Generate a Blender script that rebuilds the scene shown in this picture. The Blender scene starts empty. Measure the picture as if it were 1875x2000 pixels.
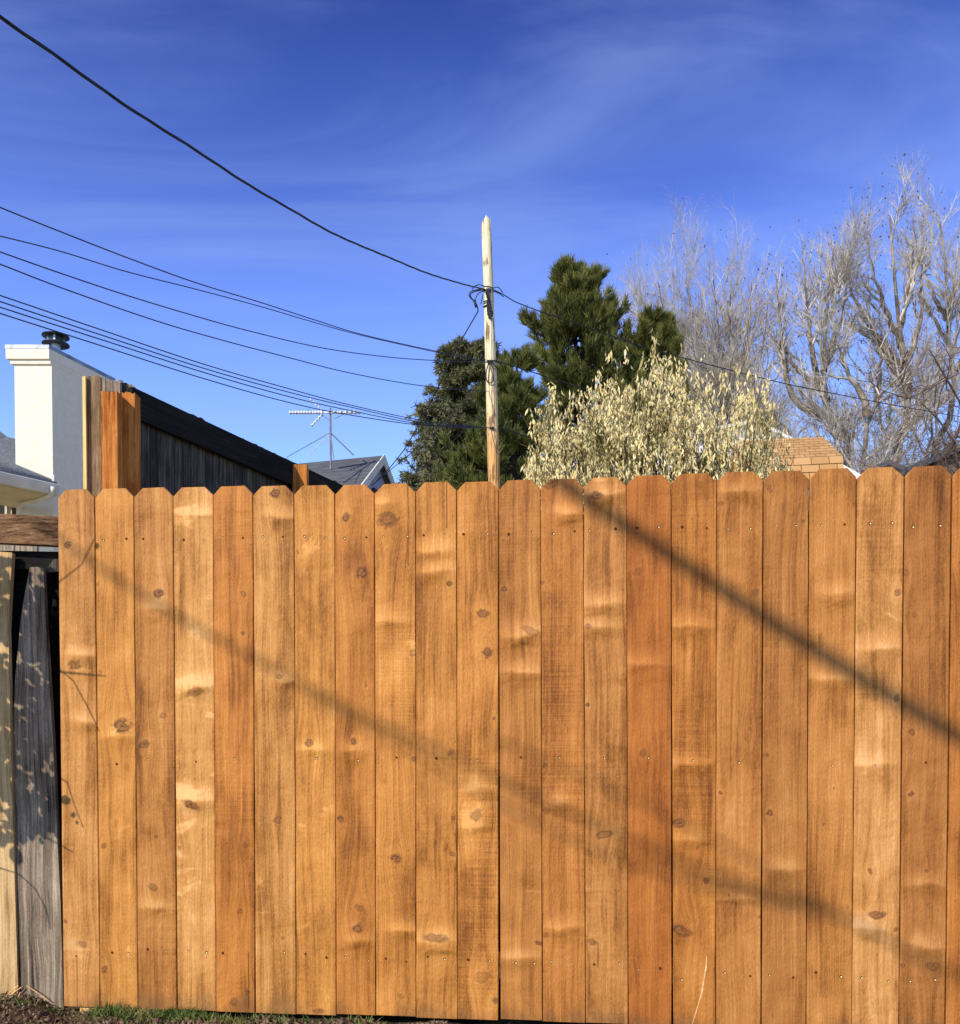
import bpy, math, random
import numpy as np
from mathutils import Vector, Matrix

random.seed(7)
RNG = np.random.default_rng(11)
scene = bpy.context.scene
col = scene.collection
R = math.radians

# ------------------------------------------------------------------ camera
FPX = 1875.0                 # focal length in photo pixels (photo is 1875 x 2000)
HORIZON = 1450.0             # row of the horizon
PITCH = R(1.5)               # camera tips down a little; the lens is shifted up
PPV = HORIZON + FPX * math.tan(PITCH)
EYE = Vector((0.0, 0.0, 0.96))
cam_data = bpy.data.cameras.new("camera")
cam = bpy.data.objects.new("camera", cam_data)
col.objects.link(cam)
cam.location = EYE
cam.rotation_euler = (R(90) - PITCH, 0, 0)
cam_data.sensor_fit = 'HORIZONTAL'
cam_data.sensor_width = 36.0
cam_data.lens = 36.0 * FPX / 1875.0
cam_data.shift_y = (PPV - 1000.0) / 1875.0
cam_data.clip_end = 2000.0
cam_data.clip_start = 0.05
scene.camera = cam

# ------------------------------------------------------------------ sun and sky
SUN_AZ = R(40)               # sun stands behind the camera, to the left
SUN_EL = R(32)
SUN = Vector((-math.sin(SUN_AZ) * math.cos(SUN_EL), -math.cos(SUN_AZ) * math.cos(SUN_EL), math.sin(SUN_EL)))
sd = bpy.data.lights.new("sun", 'SUN')
sd.energy = 4.6
sd.angle = R(0.53)
sd.color = (1.0, 0.93, 0.82)
so = bpy.data.objects.new("sun", sd)
col.objects.link(so)
so.rotation_euler = SUN.to_track_quat('Z', 'Y').to_euler()

world = bpy.data.worlds.new("World")
scene.world = world
world.use_nodes = True
wn = world.node_tree.nodes
wl = world.node_tree.links
wn.clear()
w_out = wn.new('ShaderNodeOutputWorld')
w_bg = wn.new('ShaderNodeBackground')
w_bg.inputs['Strength'].default_value = 0.10
sky = wn.new('ShaderNodeTexSky')
sky.sky_type = 'NISHITA'
sky.sun_disc = False
sky.sun_elevation = SUN_EL
sky.sun_rotation = math.atan2(SUN.x, SUN.y)
sky.altitude = 1600.0
sky.air_density = 1.0
sky.dust_density = 0.25
sky.ozone_density = 3.0
w_tint = wn.new('ShaderNodeMix'); w_tint.data_type = 'RGBA'; w_tint.blend_type = 'MULTIPLY'
w_tint.inputs[0].default_value = 1.0
w_tint.inputs[7].default_value = (2.6, 2.4, 3.05, 1)
wl.new(sky.outputs['Color'], w_tint.inputs[6])
# thin cirrus over the whole sky, laid on a plane high above
w_tc = wn.new('ShaderNodeTexCoord')
w_sep = wn.new('ShaderNodeSeparateXYZ')
wl.new(w_tc.outputs['Generated'], w_sep.inputs[0])
def wmath(op, a, b=None, c=None):
    n = wn.new('ShaderNodeMath'); n.operation = op
    for i, x in enumerate((a, b, c)):
        if x is None: continue
        if isinstance(x, (int, float)): n.inputs[i].default_value = x
        else: wl.new(x, n.inputs[i])
    return n.outputs[0]
w_z = wmath('MAXIMUM', w_sep.outputs['Z'], 0.06)
w_px = wmath('DIVIDE', w_sep.outputs['X'], w_z)
w_py = wmath('DIVIDE', w_sep.outputs['Y'], w_z)
# clear dry-air sky: deep overhead, paling towards the horizon, alike in every direction
w_rmp = wn.new('ShaderNodeValToRGB')
wl.new(w_sep.outputs['Z'], w_rmp.inputs[0])
we = w_rmp.color_ramp.elements
we[0].position = 0.0; we[0].color = (.78, .98, .88, 1)
we[1].position = 1.0; we[1].color = (.17, .23, .42, 1)
for p_, c_ in ((.28, (.90, 1.0, .95, 1)), (.40, (.70, .79, 1.0, 1)), (.50, (.39, .47, .72, 1)), (.62, (.175, .245, .46, 1))):
    k_ = we.new(p_); k_.color = c_
w_grad = wn.new('ShaderNodeMix'); w_grad.data_type = 'RGBA'; w_grad.blend_type = 'MULTIPLY'; w_grad.inputs[0].default_value = 1.0
wl.new(w_tint.outputs[2], w_grad.inputs[6]); wl.new(w_rmp.outputs[0], w_grad.inputs[7])
w_cmb = wn.new('ShaderNodeCombineXYZ')
wl.new(w_px, w_cmb.inputs[0]); wl.new(w_py, w_cmb.inputs[1])
w_map = wn.new('ShaderNodeMapping')
w_map.inputs['Rotation'].default_value = (0, 0, R(28))
w_map.inputs['Scale'].default_value = (0.5, 1.15, 1)
wl.new(w_cmb.outputs[0], w_map.inputs[0])
w_n = wn.new('ShaderNodeTexNoise')
w_n.inputs['Scale'].default_value = 1.6
w_n.inputs['Detail'].default_value = 9
w_n.inputs['Roughness'].default_value = 0.56
w_n.inputs['Distortion'].default_value = 0.9
wl.new(w_map.outputs[0], w_n.inputs[0])
w_r = wn.new('ShaderNodeMapRange'); w_r.interpolation_type = 'SMOOTHSTEP'
w_r.inputs[1].default_value = 0.38; w_r.inputs[2].default_value = 0.74
w_r.inputs[3].default_value = 0.0; w_r.inputs[4].default_value = 0.36
wl.new(w_n.outputs[0], w_r.inputs[0])
w_mix = wn.new('ShaderNodeMix'); w_mix.data_type = 'RGBA'
wl.new(w_r.outputs[0], w_mix.inputs[0])
wl.new(w_grad.outputs[2], w_mix.inputs[6])
w_mix.inputs[7].default_value = (3.4, 4.9, 9.5, 1)
wl.new(w_mix.outputs[2], w_bg.inputs['Color'])
wl.new(w_bg.outputs[0], w_out.inputs['Surface'])

scene.view_settings.view_transform = 'Standard'
scene.view_settings.look = 'None'
scene.view_settings.exposure = 0.1
scene.view_settings.gamma = 1.0
scene.view_settings.use_curve_mapping = False
scene.render.film_transparent = False

# ------------------------------------------------------------------ helpers
def ray(u, v):
    x = (u - 937.5) / FPX
    y = (PPV - v) / FPX
    return Vector((x, math.cos(PITCH) + y * math.sin(PITCH), -math.sin(PITCH) + y * math.cos(PITCH)))

def P(u, v, Y):
    d = ray(u, v)
    return EYE + d * (Y / d.y)

def PA(uv, Y):
    """array version: uv (n,2), Y (n,)"""
    uv = np.asarray(uv, float); Y = np.broadcast_to(np.asarray(Y, float), (len(uv),))
    x = (uv[:, 0] - 937.5) / FPX
    y = (PPV - uv[:, 1]) / FPX
    dy = math.cos(PITCH) + y * math.sin(PITCH)
    dz = -math.sin(PITCH) + y * math.cos(PITCH)
    k = Y / dy
    return np.stack([x * k, Y, EYE.z + dz * k], 1)

def tag(o, label=None, category=None, group=None, kind=None):
    if label: o['label'] = label
    if category: o['category'] = category
    if group: o['group'] = group
    if kind: o['kind'] = kind
    return o

def empty(name, loc, rz=0.0):
    o = bpy.data.objects.new(name, None)
    o.empty_display_size = 0.2
    o.location = loc
    o.rotation_euler = (0, 0, rz)
    col.objects.link(o)
    return o

def base_of(o):
    m = Matrix.Identity(4)
    while o is not None:
        m = Matrix.LocRotScale(o.location, o.rotation_euler, o.scale) @ m
        o = o.parent
    return m

def mesh_obj(name, verts, faces, mat, parent=None, smooth=False, world=True, loc=None):
    """verts in world space (world=True) are moved into the parent's frame"""
    me = bpy.data.meshes.new(name)
    verts = np.asarray(verts, np.float64).reshape(-1, 3)
    if parent is not None and world:
        inv = np.array(base_of(parent).inverted())
        verts = verts @ inv[:3, :3].T + inv[:3, 3]
    if isinstance(faces, np.ndarray):
        nf, k = faces.shape
        me.vertices.add(len(verts)); me.vertices.foreach_set('co', verts.astype(np.float32).ravel())
        me.loops.add(nf * k); me.loops.foreach_set('vertex_index', faces.astype(np.int32).ravel())
        me.polygons.add(nf)
        me.polygons.foreach_set('loop_start', np.arange(0, nf * k, k, dtype=np.int32))
        me.update(calc_edges=True)
    else:
        me.from_pydata([tuple(v) for v in verts], [], faces)
        me.update()
    if smooth:
        me.polygons.foreach_set('use_smooth', np.ones(len(me.polygons), bool))
    if mat: me.materials.append(mat)
    o = bpy.data.objects.new(name, me)
    col.objects.link(o)
    if parent is not None: o.parent = parent
    if loc is not None: o.location = loc
    return o

class MB:
    def __init__(self): self.v = []; self.f = []
    def add(self, vs, fs):
        n = len(self.v); self.v += [tuple(x) for x in vs]; self.f += [tuple(i + n for i in f) for f in fs]; return self
    def hexa(self, p):   # 4 bottom, 4 top points, both counter-clockwise from above
        return self.add(p, [(3, 2, 1, 0), (4, 5, 6, 7), (0, 1, 5, 4), (1, 2, 6, 5), (2, 3, 7, 6), (3, 0, 4, 7)])
    def box(self, c, h, ex=(1, 0, 0), ey=(0, 1, 0), ez=(0, 0, 1)):
        c = Vector(c); ex = Vector(ex) * h[0]; ey = Vector(ey) * h[1]; ez = Vector(ez) * h[2]
        return self.hexa([c - ex - ey - ez, c + ex - ey - ez, c + ex + ey - ez, c - ex + ey - ez,
                          c - ex - ey + ez, c + ex - ey + ez, c + ex + ey + ez, c - ex + ey + ez])
    def slab(self, pts, t):   # planar polygon given a thickness vector
        n = len(pts); t = Vector(t)
        a = [Vector(p) for p in pts]; b = [p + t for p in a]
        fs = [tuple(range(n - 1, -1, -1)), tuple(range(n, 2 * n))] + [(i, (i + 1) % n, (i + 1) % n + n, i + n) for i in range(n)]
        return self.add(a + b, fs)
    def tube(self, pts, rad, n=8, cap=True):
        pts = [Vector(p) for p in pts]
        if isinstance(rad, (int, float)): rad = [rad] * len(pts)
        vs = []; ref = None
        for i, p in enumerate(pts):
            t = (pts[min(i + 1, len(pts) - 1)] - pts[max(i - 1, 0)]).normalized()
            if ref is None: ref = t.orthogonal().normalized()
            ref = (ref - t * ref.dot(t)).normalized(); bi = t.cross(ref)
            for k in range(n):
                a = 2 * math.pi * k / n
                vs.append(p + (ref * math.cos(a) + bi * math.sin(a)) * rad[i])
        fs = []
        for i in range(len(pts) - 1):
            for k in range(n):
                k2 = (k + 1) % n
                fs.append((i * n + k, i * n + k2, (i + 1) * n + k2, (i + 1) * n + k))
        if cap:
            fs.append(tuple(range(n - 1, -1, -1)))
            fs.append(tuple((len(pts) - 1) * n + k for k in range(n)))
        return self.add(vs, fs)
    def lathe(self, c, prof, n=16):  # prof: (radius, z)
        c = Vector(c); vs = []; fs = []
        for r, z in prof:
            for k in range(n):
                a = 2 * math.pi * k / n
                vs.append(c + Vector((r * math.cos(a), r * math.sin(a), z)))
        for i in range(len(prof) - 1):
            for k in range(n):
                k2 = (k + 1) % n
                fs.append((i * n + k, i * n + k2, (i + 1) * n + k2, (i + 1) * n + k))
        fs.append(tuple(range(n - 1, -1, -1))); fs.append(tuple((len(prof) - 1) * n + k for k in range(n)))
        return self.add(vs, fs)
    def build(self, name, mat, parent=None, smooth=False, world=True, loc=None):
        return mesh_obj(name, self.v, self.f, mat, parent, smooth, world, loc)

def tubes_np(pts, rad, n):
    """pts (B,N,3), rad (B,N) -> verts, quads of B tapered tubes with n sides"""
    B, N, _ = pts.shape
    t = np.empty_like(pts)
    t[:, 1:-1] = pts[:, 2:] - pts[:, :-2]; t[:, 0] = pts[:, 1] - pts[:, 0]; t[:, -1] = pts[:, -1] - pts[:, -2]
    t /= np.linalg.norm(t, axis=2, keepdims=True) + 1e-9
    main = t.mean(axis=1); ax = np.zeros_like(main)
    small = np.argmin(np.abs(main), axis=1); ax[np.arange(B), small] = 1
    a = np.cross(t, ax[:, None, :]); a /= np.linalg.norm(a, axis=2, keepdims=True) + 1e-9
    b = np.cross(t, a)
    ang = 2 * np.pi * np.arange(n) / n
    ring = a[:, :, None, :] * np.cos(ang)[None, None, :, None] + b[:, :, None, :] * np.sin(ang)[None, None, :, None]
    v = pts[:, :, None, :] + ring * rad[:, :, None, None]
    idx = np.arange(B * N * n).reshape(B, N, n)
    i2 = np.roll(idx, -1, axis=2)
    q = np.stack([idx[:, :-1], i2[:, :-1], i2[:, 1:], idx[:, 1:]], axis=-1).reshape(-1, 4)
    return v.reshape(-1, 3), q

def merge_np(parts):
    vs = []; fs = []; n = 0
    for v, f in parts:
        vs.append(v); fs.append(f + n); n += len(v)
    return np.concatenate(vs), np.concatenate(fs)

def resample(pts, n):
    pts = np.asarray(pts, float)
    d = np.r_[0, np.cumsum(np.linalg.norm(np.diff(pts, axis=0), axis=1))]
    # smooth (Catmull-Rom) resampling
    t = np.linspace(0, d[-1], n); out = np.empty((n, 3))
    ext = np.vstack([2 * pts[0] - pts[1], pts, 2 * pts[-1] - pts[-2]])
    for k, s in enumerate(t):
        i = min(max(np.searchsorted(d, s, side='right') - 1, 0), len(pts) - 2)
        w = (s - d[i]) / max(d[i + 1] - d[i], 1e-9)
        p0, p1, p2, p3 = ext[i], ext[i + 1], ext[i + 2], ext[i + 3]
        out[k] = 0.5 * ((2 * p1) + (-p0 + p2) * w + (2 * p0 - 5 * p1 + 4 * p2 - p3) * w ** 2 + (-p0 + 3 * p1 - 3 * p2 + p3) * w ** 3)
    return out

# ------------------------------------------------------------------ materials
class Sh:
    """small helper for writing node trees"""
    def __init__(self, name, tree=None):
        if tree is None:
            self.mat = bpy.data.materials.new(name); self.mat.use_nodes = True
            self.t = self.mat.node_tree; self.t.nodes.clear()
        else:
            self.t = tree
        self.n = self.t.nodes; self.l = self.t.links
    def put(self, sock, x):
        if x is None: return
        if isinstance(x, (int, float)): sock.default_value = x
        elif isinstance(x, tuple): sock.default_value = x
        else: self.l.new(x, sock)
    def m(self, op, a, b=None, c=None, clamp=False):
        n = self.n.new('ShaderNodeMath'); n.operation = op; n.use_clamp = clamp
        for i, x in enumerate((a, b, c)): self.put(n.inputs[i], x)
        return n.outputs[0]
    def add(self, *a):
        r = a[0]
        for x in a[1:]: r = self.m('ADD', r, x)
        return r
    def mul(self, a, b): return self.m('MULTIPLY', a, b)
    def step(self, x, a, b, lo=0.0, hi=1.0, kind='SMOOTHSTEP'):
        n = self.n.new('ShaderNodeMapRange'); n.interpolation_type = kind
        for i, y in enumerate((x, a, b, lo, hi)): self.put(n.inputs[i], y)
        return n.outputs[0]
    def xyz(self, x, y, z):
        n = self.n.new('ShaderNodeCombineXYZ')
        for i, k in enumerate((x, y, z)): self.put(n.inputs[i], k)
        return n.outputs[0]
    def sep(self, v):
        n = self.n.new('ShaderNodeSeparateXYZ'); self.l.new(v, n.inputs[0]); return n.outputs
    def noise(self, v, scale=1.0, detail=3.0, rough=0.5, dist=0.0, out=0):
        n = self.n.new('ShaderNodeTexNoise'); self.put(n.inputs['Vector'], v)
        n.inputs['Scale'].default_value = scale; n.inputs['Detail'].default_value = detail
        n.inputs['Roughness'].default_value = rough; n.inputs['Distortion'].default_value = dist
        return n.outputs[out]
    def scale(self, v, s):
        n = self.n.new('ShaderNodeVectorMath'); n.operation = 'MULTIPLY'; self.l.new(v, n.inputs[0]); n.inputs[1].default_value = s
        return n.outputs[0]
    def mix(self, f, a, b, blend='MIX'):
        n = self.n.new('ShaderNodeMix'); n.data_type = 'RGBA'; n.blend_type = blend
        self.put(n.inputs[0], f); self.put(n.inputs[6], a); self.put(n.inputs[7], b)
        return n.outputs[2]
    def obj(self):
        return self.n.new('ShaderNodeTexCoord').outputs['Object']
    def rnd(self):
        return self.n.new('ShaderNodeObjectInfo').outputs['Random']
    def attr(self, name):
        n = self.n.new('ShaderNodeAttribute'); n.attribute_type = 'OBJECT'; n.attribute_name = name
        return n
    def bump(self, h, strength=1.0, dist=1.0):
        n = self.n.new('ShaderNodeBump'); n.inputs['Strength'].default_value = strength; n.inputs['Distance'].default_value = dist
        self.l.new(h, n.inputs['Height']); return n.outputs[0]
    def out(self, color, rough=0.8, spec=0.3, normal=None, metal=0.0, transl=None):
        b = self.n.new('ShaderNodeBsdfPrincipled'); o = self.n.new('ShaderNodeOutputMaterial')
        self.put(b.inputs['Base Color'], color); self.put(b.inputs['Roughness'], rough)
        b.inputs['Specular IOR Level'].default_value = spec; b.inputs['Metallic'].default_value = metal
        if normal is not None: self.l.new(normal, b.inputs['Normal'])
        if transl:
            tr = self.n.new('ShaderNodeBsdfTranslucent'); self.put(tr.inputs['Color'], color)
            mx = self.n.new('ShaderNodeMixShader'); mx.inputs[0].default_value = transl
            self.l.new(b.outputs[0], mx.inputs[1]); self.l.new(tr.outputs[0], mx.inputs[2])
            self.l.new(mx.outputs[0], o.inputs['Surface'])
        else:
            self.l.new(b.outputs[0], o.inputs['Surface'])
        return self.mat

def srgb(r, g, b):
    f = lambda c: (c / 255 / 12.92) if c / 255 <= 0.04045 else ((c / 255 + 0.055) / 1.055) ** 2.4
    return (f(r), f(g), f(b), 1.0)

def mottled(name, c1, c2, scale=6.0, rough=0.85, spec=0.2, bump=0.0, detail=4, stretch=(1, 1, 1), transl=None, metal=0.0):
    s = Sh(name); v = s.scale(s.obj(), stretch)
    n = s.noise(v, scale, detail, 0.6)
    c = s.mix(s.step(n, 0.3, 0.7), c1, c2)
    nm = s.bump(n, 1.0, bump) if bump else None
    return s.out(c, rough, spec, nm, metal, transl)

# --- knot node group shared by all the stained pickets
kg = bpy.data.node_groups.new('knot_field', 'ShaderNodeTree')
for nm in ('X', 'Z', 'KX', 'KZ', 'KS', 'KA', 'J'):
    kg.interface.new_socket(nm, in_out='INPUT', socket_type='NodeSocketFloat')
for nm in ('warp', 'core', 'rim', 'halo', 'ring', 'lump'):
    kg.interface.new_socket(nm, in_out='OUTPUT', socket_type='NodeSocketFloat')
g = Sh('', kg)
gi = kg.nodes.new('NodeGroupInput'); go = kg.nodes.new('NodeGroupOutput')
X, Z, KX, KZ, KS, KA, jit = gi.outputs[:7]
dx0 = g.m('SUBTRACT', X, KX); dz0 = g.m('SUBTRACT', Z, KZ)
ks = g.m('MAXIMUM', KS, 0.0005)
jx = g.mul(g.m('SUBTRACT', jit, 0.5), g.mul(ks, 2.2))
tilt = g.m('SUBTRACT', g.m('FRACT', g.mul(KZ, 37.7)), 0.5)            # every knot leans its own way
dx = g.m('DIVIDE', g.add(dx0, jx, g.mul(dz0, tilt)), g.m('MAXIMUM', KA, 0.2)); dz = g.add(g.m('SUBTRACT', dz0, g.mul(dx0, tilt)), g.mul(jx, 0.6))
q = g.m('DIVIDE', g.m('SQRT', g.add(g.mul(dx, dx), g.mul(dz, dz))), ks)
vary = g.add(0.35, g.mul(g.m('FRACT', g.mul(KZ, 91.3)), 0.65))
core = g.mul(g.m('SUBTRACT', 1.0, g.step(q, 0.6, 1.05)), vary)
rim = g.m('SUBTRACT', 1.0, g.step(g.m('ABSOLUTE', g.m('SUBTRACT', q, 0.95)), 0.0, 0.30))
gx = g.m('DIVIDE', dx0, g.mul(ks, 2.6)); gz = g.m('DIVIDE', dz0, g.mul(ks, 5.0))
gauss = g.m('EXPONENT', g.mul(g.add(g.mul(gx, gx), g.mul(gz, gz)), -1.0))
warp = g.mul(g.mul(dx0, gauss), 0.92)
halo = g.m('EXPONENT', g.mul(g.mul(q, q), -0.16))
lump = g.mul(g.m('DIVIDE', g.m('SUBTRACT', dz0, g.mul(ks, 0.6)), g.mul(ks, 2.2)), halo)
ring = g.mul(g.m('SINE', g.add(g.mul(q, 9.0), g.mul(jit, 9.0))), core)
ok = g.m('GREATER_THAN', KS, 0.0008)
rim = g.mul(rim, g.add(0.25, g.mul(g.m('FRACT', g.mul(KZ, 53.1)), 0.75)))
for i, x in enumerate((warp, core, rim, halo, ring, lump)):
    g.l.new(g.mul(x, ok), go.inputs[i])

def picket_material(rgb, knots, swells, crack, patch, seed, saw_amt):
    """stained cedar; knots (x, z, size, aspect), swells (x, z, width, height), crack (x, z0, z1) in the picket's own metres"""
    s = Sh('stained_cedar')
    x, y, z = s.sep(s.obj())[:3]
    jit_ = s.noise(s.xyz(s.mul(x, 60.0), seed, s.mul(z, 60.0)), 1.0, 2.0)
    acc = None
    for (kx, kz, kss, ka) in knots:
        n = s.n.new('ShaderNodeGroup'); n.node_tree = kg
        s.l.new(x, n.inputs[0]); s.l.new(z, n.inputs[1]); s.l.new(jit_, n.inputs[6])
        for q_, val in zip((2, 3, 4, 5), (kx, kz, kss, ka)): n.inputs[q_].default_value = val
        o = list(n.outputs)
        if acc is None: acc = o
        else: acc = [s.add(acc[0], o[0])] + [s.m('MAXIMUM', acc[i], o[i]) for i in (1, 2, 3)] + [s.add(acc[4], o[4]), s.add(acc[5], o[5])]
    warp, core, rim, halo, ring, lump = acc
    drift = s.mul(s.m('SUBTRACT', s.noise(s.xyz(s.mul(x, 3.0), seed, s.mul(z, 1.4)), 1.0, 2.0), 0.5), 0.05)
    xg = s.add(s.m('SUBTRACT', x, warp), drift)
    g1 = s.noise(s.xyz(s.mul(xg, 48.0), seed, s.mul(z, 0.9)), 1.0, 4.0, 0.62)
    g2 = s.noise(s.xyz(s.mul(xg, 165.0), seed, s.mul(z, 3.6)), 1.0, 3.0, 0.68)
    sp = s.noise(s.xyz(s.mul(x, 210.0), seed, s.mul(z, 105.0)), 1.0, 2.0, 0.7)
    bl = s.noise(s.xyz(s.mul(x, 8.0), seed + 11.0, s.mul(z, 3.0)), 1.0, 4.0, 0.6, 0.4)
    pn = s.noise(s.xyz(s.mul(x, 3.5), seed + 21.0, s.mul(z, 6.5)), 1.0, 5.0, 0.62, 0.6)
    pale = s.step(pn, 0.84 - patch, 0.93 - patch)
    dark = s.step(s.noise(s.xyz(s.mul(x, 9.0), seed + 61.0, s.mul(z, 5.0)), 1.0, 4.0, 0.65, 0.3), 0.60, 0.72)
    saw = s.noise(s.xyz(s.mul(x, 4.0), seed, s.mul(z, 190.0)), 1.0, 2.0)
    sawm = s.step(s.noise(s.xyz(s.mul(x, 3.0), seed + 31.0, s.mul(z, 2.0)), 1.0, 1.0), 0.5, 0.66)
    lines = s.step(s.noise(s.xyz(s.mul(xg, 95.0), seed + 5.0, s.mul(z, 1.2)), 1.0, 2.0, 0.5), 0.62, 0.74)      # late-wood lines
    sw = s.noise(s.xyz(s.mul(x, 6.0), seed + 41.0, s.mul(z, 10.0)), 1.0, 2.0, 0.5, 0.5)
    wob = s.mul(s.m('SUBTRACT', sw, 0.5), 0.05)
    crest_sheen = 0.0
    swell_h = None
    for (bx, bz, bw, ba) in swells:      # planed swells: a gentle upper side, a short steep lower one
        ddx = s.m('DIVIDE', s.m('SUBTRACT', x, bx), bw)
        dd = s.add(s.m('SUBTRACT', z, bz), wob)
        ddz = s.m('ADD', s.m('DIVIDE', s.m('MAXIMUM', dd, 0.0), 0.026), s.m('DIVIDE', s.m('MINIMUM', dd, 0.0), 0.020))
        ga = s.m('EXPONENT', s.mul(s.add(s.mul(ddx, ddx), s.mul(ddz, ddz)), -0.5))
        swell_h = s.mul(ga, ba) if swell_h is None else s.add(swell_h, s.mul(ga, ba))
        cr = s.mul(ga, s.step(dd, -0.004, 0.012))  # paler planed crest; sunlit sheen of the upper side put into the colour
        crest_sheen = cr if isinstance(crest_sheen, float) else s.m('MAXIMUM', crest_sheen, cr)
    t = s.add(0.50, s.mul(s.m('SUBTRACT', g1, 0.5), 1.0), s.mul(s.m('SUBTRACT', g2, 0.5), 0.72),
              s.mul(s.m('SUBTRACT', sp, 0.5), 0.55), s.mul(s.m('SUBTRACT', bl, 0.5), 1.35),
              s.mul(s.mul(s.m('SUBTRACT', saw, 0.5), sawm), saw_amt), s.mul(lines, -0.13),
              s.mul(pale, 0.36), s.mul(dark, -0.17), s.mul(halo, 0.08), s.mul(crest_sheen, 0.46))
    t = s.m('MINIMUM', s.m('MAXIMUM', t, 0.0), 1.0)
    rmp = s.n.new('ShaderNodeValToRGB'); s.l.new(t, rmp.inputs[0])
    e = rmp.color_ramp.elements
    r_, g_, b_ = rgb
    def lin(r, g, b):
        c = srgb(min(r, 250), min(g, 245), min(b, 235)); return (c[0] / 1.19, c[1] / 1.33, c[2] / 1.80, 1)
    e[0].position = 0.0; e[0].color = lin(r_ * .60, g_ * .52, b_ * .40)
    e[1].position = 1.0; e[1].color = lin(r_ * 1.20, g_ * 1.32, b_ * 1.62)
    for p, c in ((0.28, lin(r_ * .84, g_ * .80, b_ * .70)), (0.5, lin(r_, g_, b_)), (0.72, lin(r_ * 1.09, g_ * 1.12, b_ * 1.20))):
        k = e.new(p); k.color = c
    c = rmp.outputs[0]
    kc = s.mix(s.step(ring, -0.9, 0.9), srgb(62, 34, 14), srgb(140, 88, 42))
    c = s.mix(s.mul(core, 0.95), c, kc)
    c = s.mix(s.mul(rim, 0.7), c, srgb(80, 44, 22))
    mud = s.mul(s.step(s.add(z, s.mul(s.m('SUBTRACT', bl, 0.5), 0.25)), 0.09, 0.02), 0.45)      # dirt splashed on the foot
    c = s.mix(mud, c, srgb(112, 80, 48))
    if crack:
        cx, c0, c1 = crack
        cw = s.mul(s.m('SUBTRACT', s.noise(s.xyz(0.0, seed, s.mul(z, 12.0)), 1.0, 2.0), 0.5), 0.004)
        cd = s.m('ABSOLUTE', s.m('SUBTRACT', s.add(x, cw), cx))
        ck = s.mul(s.mul(s.m('SUBTRACT', 1.0, s.step(cd, 0.0008, 0.0020)), s.m('GREATER_THAN', z, c0)), s.m('LESS_THAN', z, c1))
        c = s.mix(s.mul(ck, 0.85), c, srgb(60, 28, 12))
    # relief, kept free of the knot chain so that it stays cheap
    gb = s.noise(s.xyz(s.mul(x, 150.0), seed, s.mul(z, 4.0)), 1.0, 2.0, 0.6)
    sb = s.noise(s.xyz(s.mul(x, 170.0), seed, s.mul(z, 95.0)), 1.0, 1.0, 0.6)
    h = s.add(s.mul(gb, 0.0014), s.mul(sb, 0.0014), s.mul(sw, 0.0085))
    if swell_h is not None: h = s.add(h, swell_h)
    for (kx, kz, kss, ka) in knots:
        if kss < 0.014: continue
        ddx = s.m('DIVIDE', s.m('SUBTRACT', x, kx), kss * 1.6 * ka); ddz = s.m('DIVIDE', s.m('SUBTRACT', z, kz), kss * 1.5)
        h = s.add(h, s.mul(s.m('EXPONENT', s.mul(s.add(s.mul(ddx, ddx), s.mul(ddz, ddz)), -0.5)), kss * .22))
    nm = s.bump(h, 1.0, 1.0)
    return s.out(c, 0.66, 0.22, nm)

def rough_wood(name, dark, mid, light, gs=80.0, axis='Z', contrast=1.0, bump=0.002, rough=0.9, speck=0.4):
    s = Sh(name)
    x, y, z = s.sep(s.obj())[:3]
    if axis == 'X': x, z = z, x
    seed = s.mul(s.rnd(), 29.0)
    w = s.mul(s.m('SUBTRACT', s.noise(s.xyz(s.mul(x, 5.0), s.mul(y, 5.0), s.mul(z, 2.2)), 1.0, 2.0), 0.5), 0.07)
    xx = s.add(x, w)
    g1 = s.noise(s.xyz(s.mul(xx, gs), s.add(s.mul(y, gs), seed), s.mul(z, 1.6)), 1.0, 4.0, 0.62)
    g2 = s.noise(s.xyz(s.mul(xx, gs * 4), s.add(s.mul(y, gs * 4), seed), s.mul(z, 6.0)), 1.0, 3.0, 0.6)
    bl = s.noise(s.xyz(s.mul(x, 6.0), s.add(s.mul(y, 6.0), seed), s.mul(z, 2.5)), 1.0, 4.0, 0.6)
    sp = s.noise(s.xyz(s.mul(x, 300.0), s.mul(y, 300.0), s.mul(z, 120.0)), 1.0, 2.0)
    t = s.add(0.5, s.mul(s.m('SUBTRACT', g1, 0.5), 1.3 * contrast), s.mul(s.m('SUBTRACT', g2, 0.5), 0.7 * contrast),
              s.mul(s.m('SUBTRACT', bl, 0.5), 1.1), s.mul(s.m('SUBTRACT', sp, 0.5), speck))
    rmp = s.n.new('ShaderNodeValToRGB'); s.l.new(t, rmp.inputs[0])
    e = rmp.color_ramp.elements
    e[0].position = 0.1; e[0].color = dark; e[1].position = 0.95; e[1].color = light
    k = e.new(0.5); k.color = mid
    h = s.add(s.mul(g1, bump), s.mul(g2, bump * 0.8), s.mul(sp, bump * 0.3))
    return s.out(rmp.outputs[0], rough, 0.15, s.bump(h, 1.0, 1.0))

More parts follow.
